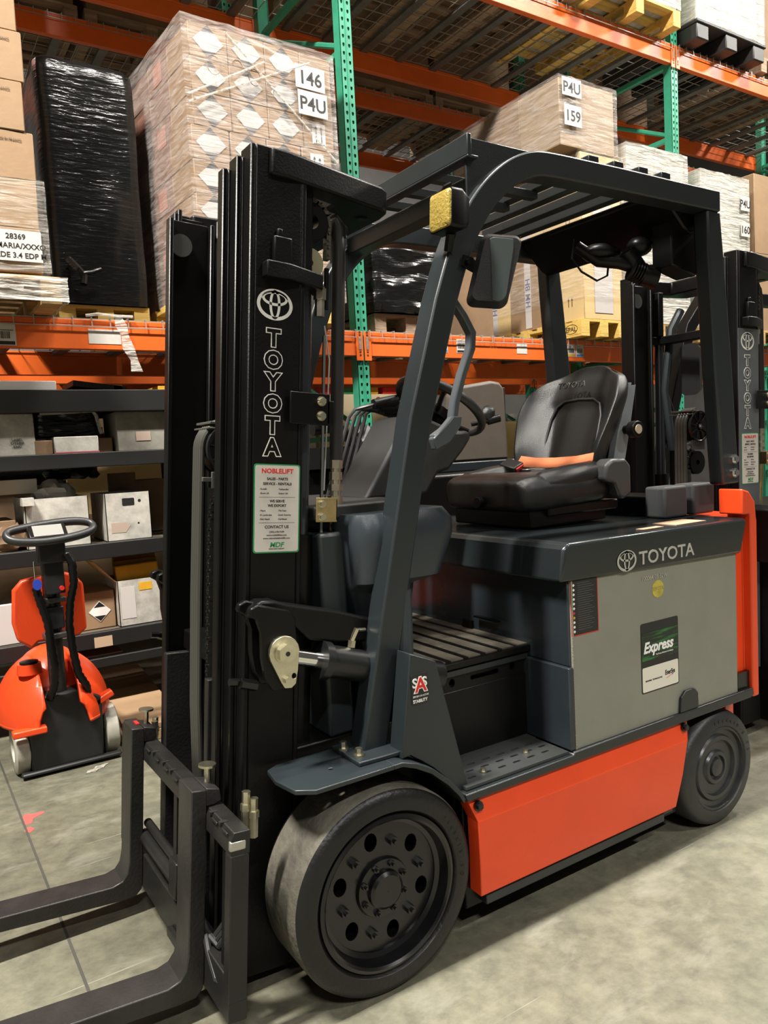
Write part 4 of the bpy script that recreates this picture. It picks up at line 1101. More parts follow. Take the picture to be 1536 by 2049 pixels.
# wire decks
def deck_proto(w):
    b = MB(); n = int(round(w / .094)); d = 1.235; t = .0024
    for k in range(n + 1):
        x = k * w / n
        b.box(x - t, x + t, 0, d, 0, 2 * t); 
    for k in range(11):
        y = .01 + k * (d - .02) / 10
        b.box(0, w, y - t, y + t, -2 * t, 0)
    return b, n
def deck(x0, y0, z, w, label, group):
    key = 'deck%.2f' % w
    global DP
    b, n = deck_proto(w); b.M = Matrix.Translation((x0, y0, z))
    o = b.done('wire_deck', galv); tag(o, label, 'wire deck', group)
    q = MB(Matrix.Translation((x0, y0, z)))
    for k in range(n + 1): q.box(k * w / n - .0024, k * w / n + .0024, -.010, -.005, -.045, .005)
    q.box(0, w, -.013, -.008, -.047, -.042).done('deck_lip', galv, o)
    for k in range(3):
        x = x0 + w * (.16 + .34 * k)
        MB().box(x - .032, x + .032, y0 + .056, y0 + 1.235, z - .030, z - .006).done('support_channel', galvd, o)
    return o
dw = (3.11) / 3
rows = [('near rack', 2.655), ('second rack row', 4.455)]
for rn, y0 in rows:
    for bi in range(3):
        for lv, zt in ((1, L1), (2, L2)):
            for k in range(3):
                ord_ = ['left', 'middle', 'right'][k]
                deck(XS[bi] + .048 + k * dw, y0, zt + .005, dw - .012,
                     '%s wire deck, %s level of the %s, %s' % (ord_, ['', 'lower', 'upper'][lv], rn, ['left bay', 'centre bay', 'right bay'][bi]), 'wire decks of the racking')
# labels on the lower front beams
def beam_label(x, w, z, h, par, col=None, text=True):
    y = 2.6590
    b = MB().box(x, x + w, y - .0012, y + .001, z, z + h); l = b.done('barcode_label', offwhite, par)
    if text:
        b = MB()
        random.seed(int(x * 1000))
        xx = x + w * .12
        while xx < x + w * .85:
            ww = random.choice((.0015, .0025, .004)); b.box(xx, xx + ww, y - .0018, y, z + h * .32, z + h * .66); xx += ww + random.choice((.002, .003))
        b.box(x + w * .06, x + w * .94, y - .0018, y, z + h * .70, z + h * .73)
        b.text('LEVEL 1', h * .17, (x + w * .12, y - .0014, z + h * .80), sx=.9)
        b.done('barcode', ink, l)
        MB().box(x + w * .04, x + w * .96, y - .0018, y, z + h * .04, z + h * .20).done('label_band', col or ink, l)
blue = mat('blue_print', (.04, .22, .55), .5)
bl = B[(1, 1)]; bf = B[(0, 1)]
beam_label(2.245, .075, 2.012, .095, bl, blue); beam_label(2.40, .075, 2.012, .095, bl, ink)
beam_label(2.955, .10, 2.02, .075, bl, text=False)
for x, c_ in ((3.39, ink), (3.475, yellowpk), (3.565, blue)): beam_label(x, .080, 2.008, .095, bl, c_)
beam_label(-.54, .165, 1.985, .105, bf, ink)
beam_label(-.03, .165, 2.005, .075, bf, text=False)
# ---------------------------------------------------------------- pallets, cartons, wraps
def pallet(x0, y0, z, w, d, label, m=wood, group=None, name='wooden_pallet'):
    t = thing(name, label, 'pallet', (x0, y0, z), group)
    b = MB()
    n = 7
    for k in range(n):
        yy = y0 + k * (d - .09) / (n - 1); b.box(x0, x0 + w, yy, yy + .09, z + .108, z + .128)
    b.done('deck_boards', m, t, bev=.002)
    for k in range(3):
        xx = x0 + k * (w - .09) / 2
        b = MB()
        for j in range(3):
            yy = y0 + j * (d - .12) / 2; b.box(xx, xx + .09, yy, yy + .12, z + .022, z + .092)
        b.box(xx, xx + .09, y0, y0 + d, z + .090, z + .110).box(xx, xx + .09, y0, y0 + d, z, z + .022)
        b.done('pallet_runner', m, t, bev=.002)
    return t
def carton(x0, x1, y0, y1, z0, z1, label, m=card, group=None, rz=0, name='carton', cat='carton'):
    cx, cy = (x0 + x1) / 2, (y0 + y1) / 2
    g = .0015
    b = MB().box(x0 - cx + g, x1 - cx - g, y0 - cy + g, y1 - cy - g, 0, z1 - z0 - g)
    o = b.done(name, m, bev=.004, seg=1); o.location = (cx, cy, z0); o.rotation_euler = (0, 0, rz)
    tag(o, label, cat, group)
    return o
def shell(x0, x1, y0, y1, z0, z1, m, label, rz=0, wob=.012, name='stretch_wrap', group=None, parent=None, n=14):
    """wrinkled film around a load: four sides and top, sagging a little between the corners"""
    cx, cy = (x0 + x1) / 2, (y0 + y1) / 2
    b = MB(); r_ = random.Random(int(x0 * 977 + z0 * 131))
    per = []
    hx, hy = (x1 - x0) / 2, (y1 - y0) / 2
    for k in range(n): per.append((-hx + 2 * hx * k / n, -hy))
    for k in range(n): per.append((hx, -hy + 2 * hy * k / n))
    for k in range(n): per.append((hx - 2 * hx * k / n, hy))
    for k in range(n): per.append((-hx, hy - 2 * hy * k / n))
    rows_ = []; nz = 12
    for j in range(nz + 1):
        z = (z1 - z0) * j / nz; row = []
        for i, (px, py) in enumerate(per):
            w_ = wob * (r_.random() - .2) if i % n else wob * .3 * r_.random()
            l = math.hypot(px, py); row.append(b.bm.verts.new((px + px / l * w_, py + py / l * w_, z + (wob * (r_.random() - .5) if 0 < j < nz else 0))))
        rows_.append(row)
    N = len(per)
    for j in range(nz):
        for i in range(N): b.bm.faces.new((rows_[j][i], rows_[j][(i + 1) % N], rows_[j + 1][(i + 1) % N], rows_[j + 1][i]))
    c = b.bm.verts.new((0, 0, z1 - z0 + .004))
    for i in range(N): b.bm.faces.new((rows_[-1][i], rows_[-1][(i + 1) % N], c))
    bmesh.ops.recalc_face_normals(b.bm, faces=b.bm.faces)
    o = b.done(name, m, ang=60); o.location = (cx, cy, z0); o.rotation_euler = (0, 0, rz)
    tag(o, label, 'plastic wrap', group)
    return o
ORD = ['first', 'second', 'third', 'fourth', 'fifth', 'sixth', 'seventh', 'eighth', 'ninth']
def sign(par, x, y, z, lines, size, w, h, name='paper_sign', gap=None):
    """white sheet facing the aisle with big print; coordinates in the parent's frame"""
    M = wmat(par)
    b = MB(M).box(x, x + w, y - .0015, y, z, z + h); s_ = b.done(name, mat('sign_paper', (.52, .50, .48), .5), par)
    b = MB(M)
    for i, t in enumerate(lines): b.text(t, size, (x + w / 2, y - .0022, z + h * .5 - size * .36 - (i - (len(lines) - 1) / 2) * size * 1.25), align='CENTER', off=size * .012)
    b.done('sign_lettering', ink, s_); return s_

# --- load 146
pallet(.46, 2.52, L1 + .012, .95, 1.22, 'wooden pallet under the wrapped load marked 146', woody)
LR = R(-3.0)
def LP(x, y):   # load frame: corner at (.545,2.5), slightly turned
    c, s = math.cos(LR), math.sin(LR); return (.545 + x * c - y * s, 2.50 + x * s + y * c)
LR = R(3.0)
rowh = .1775; base146 = L1 + .012 + .128
cols = [0, .225, .45, .675, .885]
dmat = mat('dark_diamond_print', (.035, .038, .045), .55); hexm = mat('white_hexagon_print', (.50, .485, .47), .55)
def hex_mark(par, cx, cz, y, s=1.0, wd=.088, hd=.088):
    M = wmat(par)
    MB(M).prism([(cx - .085, cz), (cx, cz - hd), (cx + .085, cz), (cx, cz + hd)], 'xz', y - .0008, y).done('diamond_mark', dmat, par)
    MB(M).prism([(cx - wd, cz), (cx - .040, cz - .046), (cx + .040, cz - .046), (cx + wd, cz), (cx + .040, cz + .046), (cx - .040, cz + .046)], 'xz', y - .0016, y).done('white_hexagon', hexm, par)
nrow = 8
for r_ in range(nrow):
    up_ = r_ >= 5
    for c_ in range(4):
        x0, x1 = cols[c_] + (.018 if up_ else 0), cols[c_ + 1] + (.018 if up_ else -.006)
        for dpt in range(4 if c_ == 0 else 1):
            y0, y1 = dpt * .31, dpt * .31 + .31
            z0 = base146 + r_ * rowh
            px, py = LP((x0 + x1) / 2, (y0 + y1) / 2)
            if dpt == 0: lab = 'brown carton of load 146, %s row from the top, %s column' % (ORD[nrow - 1 - r_], ORD[c_])
            else: lab = 'brown carton on the left flank of load 146, %s row down, %s back' % (ORD[nrow - 1 - r_], ORD[dpt])
            o = carton(px - (x1 - x0) / 2, px + (x1 - x0) / 2, py - .155, py + .155, z0, z0 + rowh, lab, [card, mat('rosy_cardboard', (.25, .145, .105), .72, noise=.25, nscale=5)][1 if dpt else 0], 'cartons of the load marked 146', LR)
            if dpt == 0 and c_ < 3: hex_mark(o, 0, rowh / 2, -.1552)
            elif dpt == 0 and r_ in (5, 4):
                M = wmat(o); MB(M).box(-.045, .045, -.1562, -.1552, .030, .150).done('arrow_label', white, o)
                b = MB(M)
                for ax in (-.018, .018): b.prism([(ax - .003, .04), (ax + .003, .04), (ax + .003, .115), (ax + .010, .115), (ax, .138), (ax - .010, .115), (ax - .003, .115)], 'xz', -.1572, -.156)
                b.box(-.038, .038, -.1572, -.156, .032, .036); b.done('up_arrows', ink, o)
            elif dpt and (r_ + dpt) % 2 == 0:
                M = wmat(o); b = MB(M).box(-(x1 - x0) / 2 - .001, -(x1 - x0) / 2, -.06, .07, .03, .14).done('side_print', mat('faded_pink_print', (.42, .20, .15), .6), o)
cx, cy = LP(.44, .62)
w146 = shell(cx - .470, cx + .470, cy - .648, cy + .648, base146 + .002, base146 + nrow * rowh + .016, film1, 'clear stretch wrap around the carton load marked 146', LR, wob=.014)
wm_ = wmat(w146)
sg = sign(w146, .195, -.664, 1.195, ['146'], .105, .195, .130)
sg = sign(w146, .205, -.664, 1.050, ['P4U'], .105, .195, .135)
# crossed strands and twisted corner of the film
b = MB(wm_)
for p, q in (((-.455, -.660, .98), (.30, -.664, 1.35)), ((-.22, -.660, 1.38), (.455, -.664, .81)), ((.0, -.664, 1.28), (-.47, -.660, 1.01))): b.tube([p, q], .0055, 6)
b.done('wrap_strand', film2, w146)
b = MB(wm_).tube([(-.30 + .04 * math.cos(R(a)), -.652, 1.20 + .05 * math.sin(R(a))) for a in range(40, 400, 30)], .002, 5)
b.tube([(-.06 + .035 * math.cos(R(a)), -.652, 1.19 + .045 * math.sin(R(a))) for a in range(0, 361, 30)], .002, 5).tube([(.03 + .028 * math.cos(R(a)), -.652, 1.15 + .045 * math.sin(R(a))) for a in range(0, 361, 30)], .002, 5)
b.tube([(-.16 + .03 * math.cos(R(a)), -.652, 1.23 + .03 * math.sin(R(a))) for a in range(-60, 200, 26)] , .002, 5)
b.done('marker_scribble', mat('marker_brown', (.16, .10, .07), .6), w146)
# --- carton stack at the left edge
pallet(-1.06, 2.37, L1 + .012, .86, 1.0, 'film-wrapped wooden pallet under the plain carton stack, left edge', wood)
z = L1 + .136
for k, (hh, dx) in enumerate([(.205, .0), (.222, -.003), (.218, .0), (.222, -.026), (.225, -.013), (.205, -.03), (.22, -.06), (.22, -.08)]):
    if k == 0: z += .02
    lab = 'plain brown carton in the left-edge stack, %s from the bottom' % ORD[k]
    o = carton(-.80 + dx, -.262 + dx, 2.40, 2.80, z, z + hh, lab, card, 'plain cartons stacked at the left edge', R(-1.2 + (k % 3) * .8))
    M = wmat(o)
    if k in (2, 3, 4): MB(M).text('MADE IN FRANCE', .018, (.10, -.2012, hh * .78), sx=.8).done('carton_print', mat('brown_print', (.12, .07, .03), .6), o)
    z += hh
    if k == 1:
        c1 = o
o = shell(-.835, -.235, 2.380, 2.83, L1 + .1555, L1 + .580, film3, 'clear stretch wrap around the foot of the left-edge carton stack', wob=.010)
sign(o, .045, -.2320, .045, ['28369', '62/MARIA/XXXO', 'VERDE 3.4 EDP M'], .034, .22, .140)
o = shell(-1.09, -.175, 2.345, 3.41, L1 + .02, L1 + .132, film2, None, wob=.02, name='pallet_film')
pp_ = [q for q in COL.objects if q.get('label', '').startswith('film-wrapped wooden pallet')][0]
del o['category']; o.parent = pp_; o.matrix_parent_inverse = wmat(pp_).inverted()
# --- black wrapped load
pallet(-.10, 3.0, L1 + .012, .50, .9, 'pale wooden pallet under the tall black wrapped load', woody)
def lumpy(x0, x1, y0, y1, z0, z1, m, label, name='black_wrapped_load', wob=.03, sub=1):
    o = shell(x0, x1, y0, y1, z0, z1, m, label, wob=wob, name=name, n=8); o['category'] = 'wrapped load'
    if sub:
        s_ = o.modifiers.new('s', 'SUBSURF'); s_.levels = s_.render_levels = 1
    return o
lumpy(-.12, .40, 2.98, 3.86, L1 + .142, 3.62, blackbag, 'tall load wrapped in shiny black film, between the left-edge stack and load 146')
b = MB().tube([(-.04, 2.94, 2.50), (.0, 2.90, 2.44), (.03, 2.91, 2.41), (.02, 2.90, 2.36)], .02, 8).tube([(.02, 2.90, 2.42), (.07, 2.9, 2.43), (.12, 2.9, 2.45)], .012, 8)
tag(b.done('film_tail', blackbag), 'knotted tail of black film at the foot of the tall black load', 'film tail')
# --- bay between the uprights, lower level
pallet(1.80, 2.75, L1 + .012, .58, 1.0, 'dark pallet under the low black film bundle', woodd)
lumpy(1.78, 2.36, 2.72, 3.70, L1 + .142, 2.72, blackbag, 'low load wrapped in black film right of the centre upright', wob=.05)
carton(2.46, 3.0, 2.95, 3.7, L1 + .012, 2.74, 'brown carton load standing behind the front leg of the truck guard', cardd)
pallet(3.46, 2.50, L1 + .012, .50, 1.22, 'pale pallet stamped EPAL under the yellowish carton load', woody)
ep = [o for o in COL.objects if o.name.startswith('wooden_pallet') and o.get('label', '').startswith('pale pallet stamped')][0]
MB().tube([(3.458, 2.60 + .062 * math.cos(R(a)), L1 + .073 + .034 * math.sin(R(a))) for a in range(0, 360, 15)], .0022, 5, closed=True).text('EPAL', .048, (3.4575, 2.655, L1 + .056), xd=(0, -1, 0), sx=1.0, off=.001).done('pallet_stamp', mat('burnt_stamp', (.06, .03, .01), .7), ep)
MB().box(3.4585, 3.46, 2.50, 2.72, L1 + .03, L1 + .125).done('pallet_block', woody, ep)
for k in range(3):
    for j in range(2):
        z0 = L1 + .140 + j * .607
        o = carton(3.50, 3.93, 2.50 + k * .405, 2.50 + (k + 1) * .405, z0, z0 + .607, 'tall pale carton on the EPAL pallet, %s tier, %s from the front' % (['lower', 'upper'][j], ORD[k]), [cardp, card][(k + j) % 2 if k else 0], 'tall cartons on the EPAL pallet')
        M = wmat(o)
        if k > 0:
            MB(M).box(-.2168, -.2155, -.05, .02, .02, .58).done('side_band', mat('pale_print', (.55, .50, .47), .6), o)
            MB(M).text('HM BH', .075, (-.2175, -.040, .30), xd=(0, 0, 1), up=(0, 1, 0), align='CENTER', off=.001).done('side_lettering', mat('purple_print', (.07, .06, .20), .6), o)
        else:
            b = MB(M)
            for ax in (-.08, -.045): b.prism([(ax - .003, .11), (ax + .003, .11), (ax + .003, .16), (ax + .009, .16), (ax, .178), (ax - .009, .16), (ax - .003, .16)], 'yz', -.2168, -.2155)
            b.done('up_arrows', mat('brown_print', (0, 0, 0)), o)
            MB(M).box(-.10, .10, -.2045, -.203, .05, .55).done('front_band', mat('pale_print', (.5, .46, .44), .6), o)
shell(3.485, 3.945, 2.485, 3.73, L1 + .30, L1 + .140 + 1.225, film3, 'clear stretch wrap around the tall cartons on the EPAL pallet', wob=.016)
z0 = 3.496
for k in range(3):
    carton(3.30, 3.88, 2.50 + k * .41, 2.50 + (k + 1) * .41, z0, z0 + .47, 'wide brown carton of the top tier marked 159, %s from the front' % ORD[k], card if k % 2 else mat('warm_cardboard', (.34, .24, .145), .7, noise=.1), 'wide cartons of the tier marked 159')
w159 = shell(3.285, 3.895, 2.485, 3.745, z0 + .003, z0 + .482, film1, 'clear stretch wrap around the top tier marked 159', wob=.014)
sign(w159, -.285, -.645, .335, ['P4U'], .105, .195, .125); sign(w159, -.270, -.645, .130, ['159'], .105, .175, .145)
pallet(4.00, 2.50, L1 + .012, .78, 1.1, 'wooden pallet under the white wrapped load left of the right upright', wood)
for k in range(3):
    carton(4.03, 4.38, 2.52, 3.3, L1 + .14 + k * .45, L1 + .14 + (k + 1) * .45, 'pale filmed carton left of the right upright, %s tier up, left half' % ORD[k], cardw, 'pale cartons under white film')
    carton(4.38, 4.74, 2.52, 3.3, L1 + .14 + k * .45, L1 + .14 + (k + 1) * .45, 'pale filmed carton left of the right upright, %s tier up, right half' % ORD[k], cardw, 'pale cartons under white film')
shell(4.01, 4.76, 2.50, 3.32, L1 + .139, L1 + .14 + 1.365, film2, 'cloudy white wrap around the load left of the right upright', wob=.016)
pallet(4.92, 2.50, L1 + .012, .78, 1.1, 'wooden pallet under the white wrapped load marked 160', wood)
for k in range(3):
    carton(4.94, 5.60, 2.52, 3.3, L1 + .14 + k * .43, L1 + .14 + (k + 1) * .43, 'pale carton under white film in the load marked 160, %s tier from the bottom' % ORD[k], cardw, 'pale cartons of load 160')
w160 = shell(4.92, 5.62, 2.50, 3.32, L1 + .139, L1 + .14 + 1.30, film2, 'cloudy white wrap around the load marked 160', wob=.016)
sign(w160, .20, -.425, 1.02, ['P4U'], .09, .13, .12); sign(w160, .20, -.425, .80, ['160'], .09, .13, .12)
for k in range(2):
    carton(5.78, 6.5, 2.55, 3.4, L1 + .14 + k * .7, L1 + .14 + (k + 1) * .7, 'large brown carton at the far right of the racking, %s tier' % ['lower', 'upper'][k], card, 'large cartons at the far right')
pallet(5.76, 2.5, L1 + .012, .8, 1.0, 'wooden pallet at the far right under two large cartons', wood)
# --- upper level loads and pallets
up = L2 + .012
pallet(3.70, 2.48, up, .98, 1.1, 'pallet with pale legs on the upper beam left of the right upright', woody)
carton(3.72, 4.66, 2.50, 3.5, up + .13, up + 1.5, 'tall wrapped carton load on the upper level left of the right upright', cardw)
shell(3.70, 4.68, 2.48, 3.52, up + .132, up + 1.52, film2, 'cloudy wrap around the upper load left of the right upright', wob=.02)
b = MB()
for k in range(3): b.box(4.92 + k * .40, 5.08 + k * .40, 2.50, 3.5, up, up + .12)
b.box(4.91, 5.90, 2.49, 3.52, up + .12, up + .15)
tag(b.done('plastic_pallet', mat('black_plastic', (.02, .02, .02), .5), bev=.01), 'black plastic pallet under the film-wrapped load at the top right corner', 'pallet')
carton(4.95, 5.84, 2.54, 3.5, up + .155, up + 1.6, 'tall wrapped carton load on the upper level right of the right upright', cardw)
shell(4.91, 5.88, 2.50, 3.54, up + .152, up + 1.62, film2, 'cloudy wrap around the load on the black plastic pallet', wob=.03)
def mixed(x0, y0, w, d, z, lab, m=woodd, cm=cardd, h=1.1):
    pallet(x0, y0, z, w, d, 'dark pallet, %s' % lab, m)
    carton(x0 + .02, x0 + w - .02, y0 + .02, y0 + d - .02, z + .13, z + .13 + h, 'carton load, %s' % lab, cm)
mixed(2.62, 2.55, 1.0, 1.2, up, 'upper level above the load marked 159')
mixed(1.75, 2.95, .8, .9, up, 'upper level just right of the centre upright', cm=cardp)
mixed(.45, 2.60, 1.0, 1.2, up, 'upper level above the hexagon-marked cartons')
mixed(-.70, 2.60, 1.05, 1.2, up, 'upper level above the tall black load')
mixed(6.0, 2.60, 1.05, 1.2, up, 'upper level at the far right')
for i, x in enumerate((-.50, .55, 1.72, 2.75, 3.78, 4.92, 5.95)):
    mixed(x, 4.55, 1.0, 1.1, up, 'upper level of the rear rack row, %s from the left' % ORD[i])
for i, x in enumerate((-.6, .60, 1.74, 2.76, 3.78, 4.92)):
    if i in (0,): continue
    mixed(x, 4.60, .95, 1.0, L1 + .012, 'lower level of the rear rack row, %s from the left' % ORD[i], h=1.0 + .15 * (i % 3))
# tail of clear film hanging over the left beam
b = MB(); 
pts = [(.125, 2.645, 2.14), (.135, 2.640, 2.10), (.15, 2.638, 2.05), (.165, 2.64, 1.98), (.19, 2.64, 1.92), (.20, 2.64, 1.86)]
for i in range(len(pts) - 1):
    p, q = pts[i], pts[i + 1]; w0, w1 = .018 + .012 * (i % 2), .018 + .012 * ((i + 1) % 2)
    b.quad((p[0] - w0, p[1], p[2]), (p[0] + w0, p[1] - .012, p[2]), (q[0] + w1, q[1] - .012, q[2]), (q[0] - w1, q[1], q[2]))
b.tube([(-.04, 2.64, 2.145), (.02, 2.636, 2.155), (.12, 2.635, 2.148), (.20, 2.64, 2.15)], .008, 6)
tag(b.done('film_tail', film2), 'torn strip of clear film hanging over the orange beam at the left', 'film tail')

# ================================================================ dark steel shelving at the lower left
SH = thing('steel_shelving', 'dark steel shelving unit with boxes under the orange beam at the left', 'shelving', (0, 2.7, 0))
for x in (-1.30, 1.02):
    for y in (2.68, 3.28): MB().box(x, x + .05, y, y + .05, 0, 1.9).done('shelf_post', shelfm, SH)
for i, (zt, h) in enumerate([(1.768, .115), (1.441, .078), (.958, .082), (.486, .085), (.345, .05)]):
    o = MB().box(-1.25, 1.02, 2.66, 2.70, zt - h, zt).box(-1.25, 1.02, 3.30, 3.33, zt - h, zt).done('shelf_beam', shelfm, SH, bev=.004)
    if i < 4: MB().box(-1.25, 1.02, 2.70, 3.30, zt - .02, zt - .004).done('shelf_board', board, SH)
tag(MB().box(-.128, -.035, 2.6565, 2.659, .405, .460).done('shelf_label', mat('tan_label', (.45, .33, .22), .6)), 'small tan barcode label on the lowest dark shelf edge', 'label')
def openbox(x0, x1, y0, y1, z0, z1, label, m=cardw, flaps=(), name='open_carton'):
    b = MB(); t = .004
    b.box(x0, x1, y0, y0 + t, z0, z1).box(x0, x1, y1 - t, y1, z0, z1).box(x0, x0 + t, y0, y1, z0, z1).box(x1 - t, x1, y0, y1, z0, z1).box(x0, x1, y0, y1, z0, z0 + t)
    o = b.done(name, m); tag(o, label, 'box')
    for f in flaps: MB().box(*f[0], M=f[1]).done('box_flap', m, o)
    return o
def crumple(cx, cy, cz, rx, ry, rz_, m, label, cat, name, seed=1, sub=3):
    b = MB(); rr = random.Random(seed)
    vs = bmesh.ops.create_icosphere(b.bm, subdivisions=sub, radius=1)['verts']
    for v in vs:
        k = 1 + (rr.random() - .5) * .28; v.co = Vector((cx + v.co.x * rx * k, cy + v.co.y * ry * k, cz + max(v.co.z, -.55) * rz_ * k))
    o = b.done(name, m, ang=25); tag(o, label, cat); return o
s3, s2, s4, s1 = .956, 1.439, .484, 1.766
o = openbox(-.40, -.09, 2.71, 3.10, s3, 1.215, 'worn white storage box with plastic stuffing, behind the orange tiller truck handle')
MB().box(-.415, -.36, 2.66, 3.0, 1.185, 1.225, M=Matrix.Translation((0, 0, .0))).done('box_flap', cardw, o)
crumple(-.23, 2.86, 1.22, .11, .12, .085, mat('pale_film', (.62, .60, .55), .35, bump=.3, bscale=30), 'crumpled translucent plastic in the worn white storage box', 'plastic', 'crumpled_plastic', 4)
b = MB()
for k in range(5): b.prism(ell(-.33 + k * .028, 1.03 + (k % 2) * .02, .011, .011, 6), 'xz', 2.7085, 2.7098)
b.done('hexagon_print', mat('grey_stain', (.25, .24, .21), .7), o)
o = openbox(-.005, .235, 2.71, 3.05, s3, 1.215, 'dirty white carton with black patches beside the plastic-filled storage box')
MB().prism(rrect(.085, .150, 1.145, 1.185, .006), 'xz', 2.7088, 2.7098).done('black_patch', ink, o)
MB().prism(ell(.178, 1.168, .008, .008, 10), 'xz', 2.7088, 2.7098).done('black_dot', ink, o)
MB().prism(ell(.165, 1.045, .005, .005, 8), 'xz', 2.7088, 2.7098).done('black_dot', ink, o)
MB().prism([(.02, 1.00), (.095, 1.00), (.12, 1.035), (.095, 1.055), (.02, 1.055)], 'xz', 2.7088, 2.7098).done('stuck_label', mat('pinkish_label', (.42, .32, .26), .6), o)
o = openbox(.17, .45, 3.07, 3.28, s3, 1.27, 'plain brown open carton behind the dirty white carton', cardd)
MB().box(.10, .26, 3.060, 3.065, 1.18, 1.32, M=Matrix.Translation((0, 0, 0))).done('box_flap', cardd, o)
o = carton(-.75, -.44, 2.75, 3.1, s3, s3 + .16, 'brown carton at the left end of the third shelf', cardd)
tag(MB(Matrix.Translation((-.40, 2.80, 1.275)) @ Matrix.Rotation(R(8), 4, 'X')).box(-.20, .08, -.005, .005, -.03, .045).done('paper_sheet', mat('grey_paper', (.48, .45, .38), .6)), 'white sheet of paper lying above the brown carton on the third shelf', 'paper')
crumple(-.10, 3.0, 1.34, .14, .1, .07, blackbag, 'shiny black bag behind the storage box on the third shelf', 'bag', 'black_bag', 5)
crumple(-.47, 2.78, 1.02, .09, .06, .08, cardd, 'brown crushed packaging at the far left of the third shelf', 'packaging', 'crushed_packaging', 8)
# second shelf
o = carton(-.62, -.318, 2.72, 3.0, s2, 1.655, 'grubby white carton reading label other end, left on the second shelf', cardw)
M = wmat(o)
b = MB(M)
for t, zz in (('LABEL', .075), ('OTHER', .058), ('END', .041)): b.text(t, .020, (.065, -.1412, zz), align='CENTER')
b.done('carton_print', ink, o)
crumple(-.46, 2.86, 1.675, .13, .12, .025, mat('crumpled_film', (.40, .38, .33), .35, bump=.3, bscale=30), 'clear film on top of the grubby white carton', 'plastic', 'crumpled_plastic', 9)
o = carton(-.235, -.012, 2.70, 2.95, s2, 1.530, 'small flat white parcel with pink edge on the second shelf', cardw)
MB(wmat(o)).box(-.112, .112, -.1265, -.125, .004, .010).done('parcel_print', mat('pink_print', (.40, .07, .09), .6), o)
carton(-.33, -.235, 2.72, 2.95, s2, 1.515, 'dull brown carton left of the flat white parcel', cardd)
o = lumpy(-.30, .02, 2.80, 3.1, 1.535, 1.665, blackbag, 'black film-wrapped item lying on the flat white parcel', name='black_parcel', wob=.02)
tag(MB().tube([(-.28, 2.78, 1.655), (-.02, 2.77, 1.665), (.0, 2.77, 1.64), (.02, 2.77, 1.54)], .010, 6).done('tape_edge', film2), 'strip of clear tape along the black parcel edge', 'tape')
carton(.0, .075, 2.76, 2.95, s2, 1.52, 'small brown box in front of the red bottles', cardd)
for k in range(3): 
    b = MB().lathe([(.001, 0), (.022, 0), (.022, .10), (.012, .13), (.012, .15), (.001, .15)], (.02 + k * .03, 2.99 + .03 * k, s2 + .06 * (k % 2)), axis='z', seg=14, closed=False)
    tag(b.done('bottle', redink), 'red and white bottle behind the small brown box, %s from the left' % ORD[k], 'bottle', 'red bottles on the second shelf')
o = carton(.085, .42, 2.71, 3.0, s2, 1.655, 'large grey-stained white carton at the right of the second shelf', mat('stained_carton', (.24, .225, .19), .7, noise=.3, nscale=9))
MB(wmat(o)).box(-.065, .015, -.1462, -.145, .055, .105).done('stuck_label', mat('pinkish_label', (0, 0, 0)), o)
# fourth shelf
o = carton(-.30, .018, 2.76, 3.05, s4, .690, 'brown carton with dark diamond marking on the fourth shelf', card)
M = wmat(o); cx, cz, r_ = .075, .095, .058
MB(M).prism([(cx - r_, cz), (cx, cz - r_), (cx + r_, cz), (cx, cz + r_)], 'xz', -.1462, -.145).done('diamond_mark', white, o)
MB(M).prism([(cx - .030, cz + .024), (cx + .030, cz + .024), (cx, cz + .053)], 'xz', -.1470, -.146).prism([(cx - .030, cz - .024), (cx, cz - .053), (cx + .030, cz - .024)], 'xz', -.1470, -.146).done('diamond_corner', ink, o)
o = openbox(.025, .285, 2.71, 3.0, s4, .735, 'white open carton filled with yellow packs on the fourth shelf')
b = MB(Matrix.Translation((.02, 2.86, .735)) @ Matrix.Rotation(R(-42), 4, 'Y')).box(-.002, .002, -.14, .14, 0, .16); b.done('box_flap', cardp, o)
MB().box(.038, .115, 2.7085, 2.7098, .525, .700).done('stuck_label', mat('sign_paper', (.52, .50, .48), .5), o)
MB().box(.14, .21, 2.7085, 2.7098, .672, .715).done('yellow_patch', yellowpk, o)
for k in range(3):
    tag(MB(Matrix.Translation((.035 + .012 * k, 2.74 + k * .075, .60)) @ Matrix.Rotation(R(-2 + k), 4, 'Y')).box(0, .235, 0, .055, 0, .215 + .018 * k).done('yellow_pack', yellowpk, bev=.008, seg=2), 'yellow paper pack standing in the white carton, %s from the front' % ORD[k], 'pack', 'yellow packs in the white carton')
carton(-.62, -.46, 2.72, 2.95, s4, s4 + .21, 'white carton at the far left of the fourth shelf', mat('sign_paper', (0, 0, 0)))
carton(-.44, -.32, 2.80, 3.0, s4, s4 + .16, 'dull carton half hidden by the orange tiller truck', cardd)
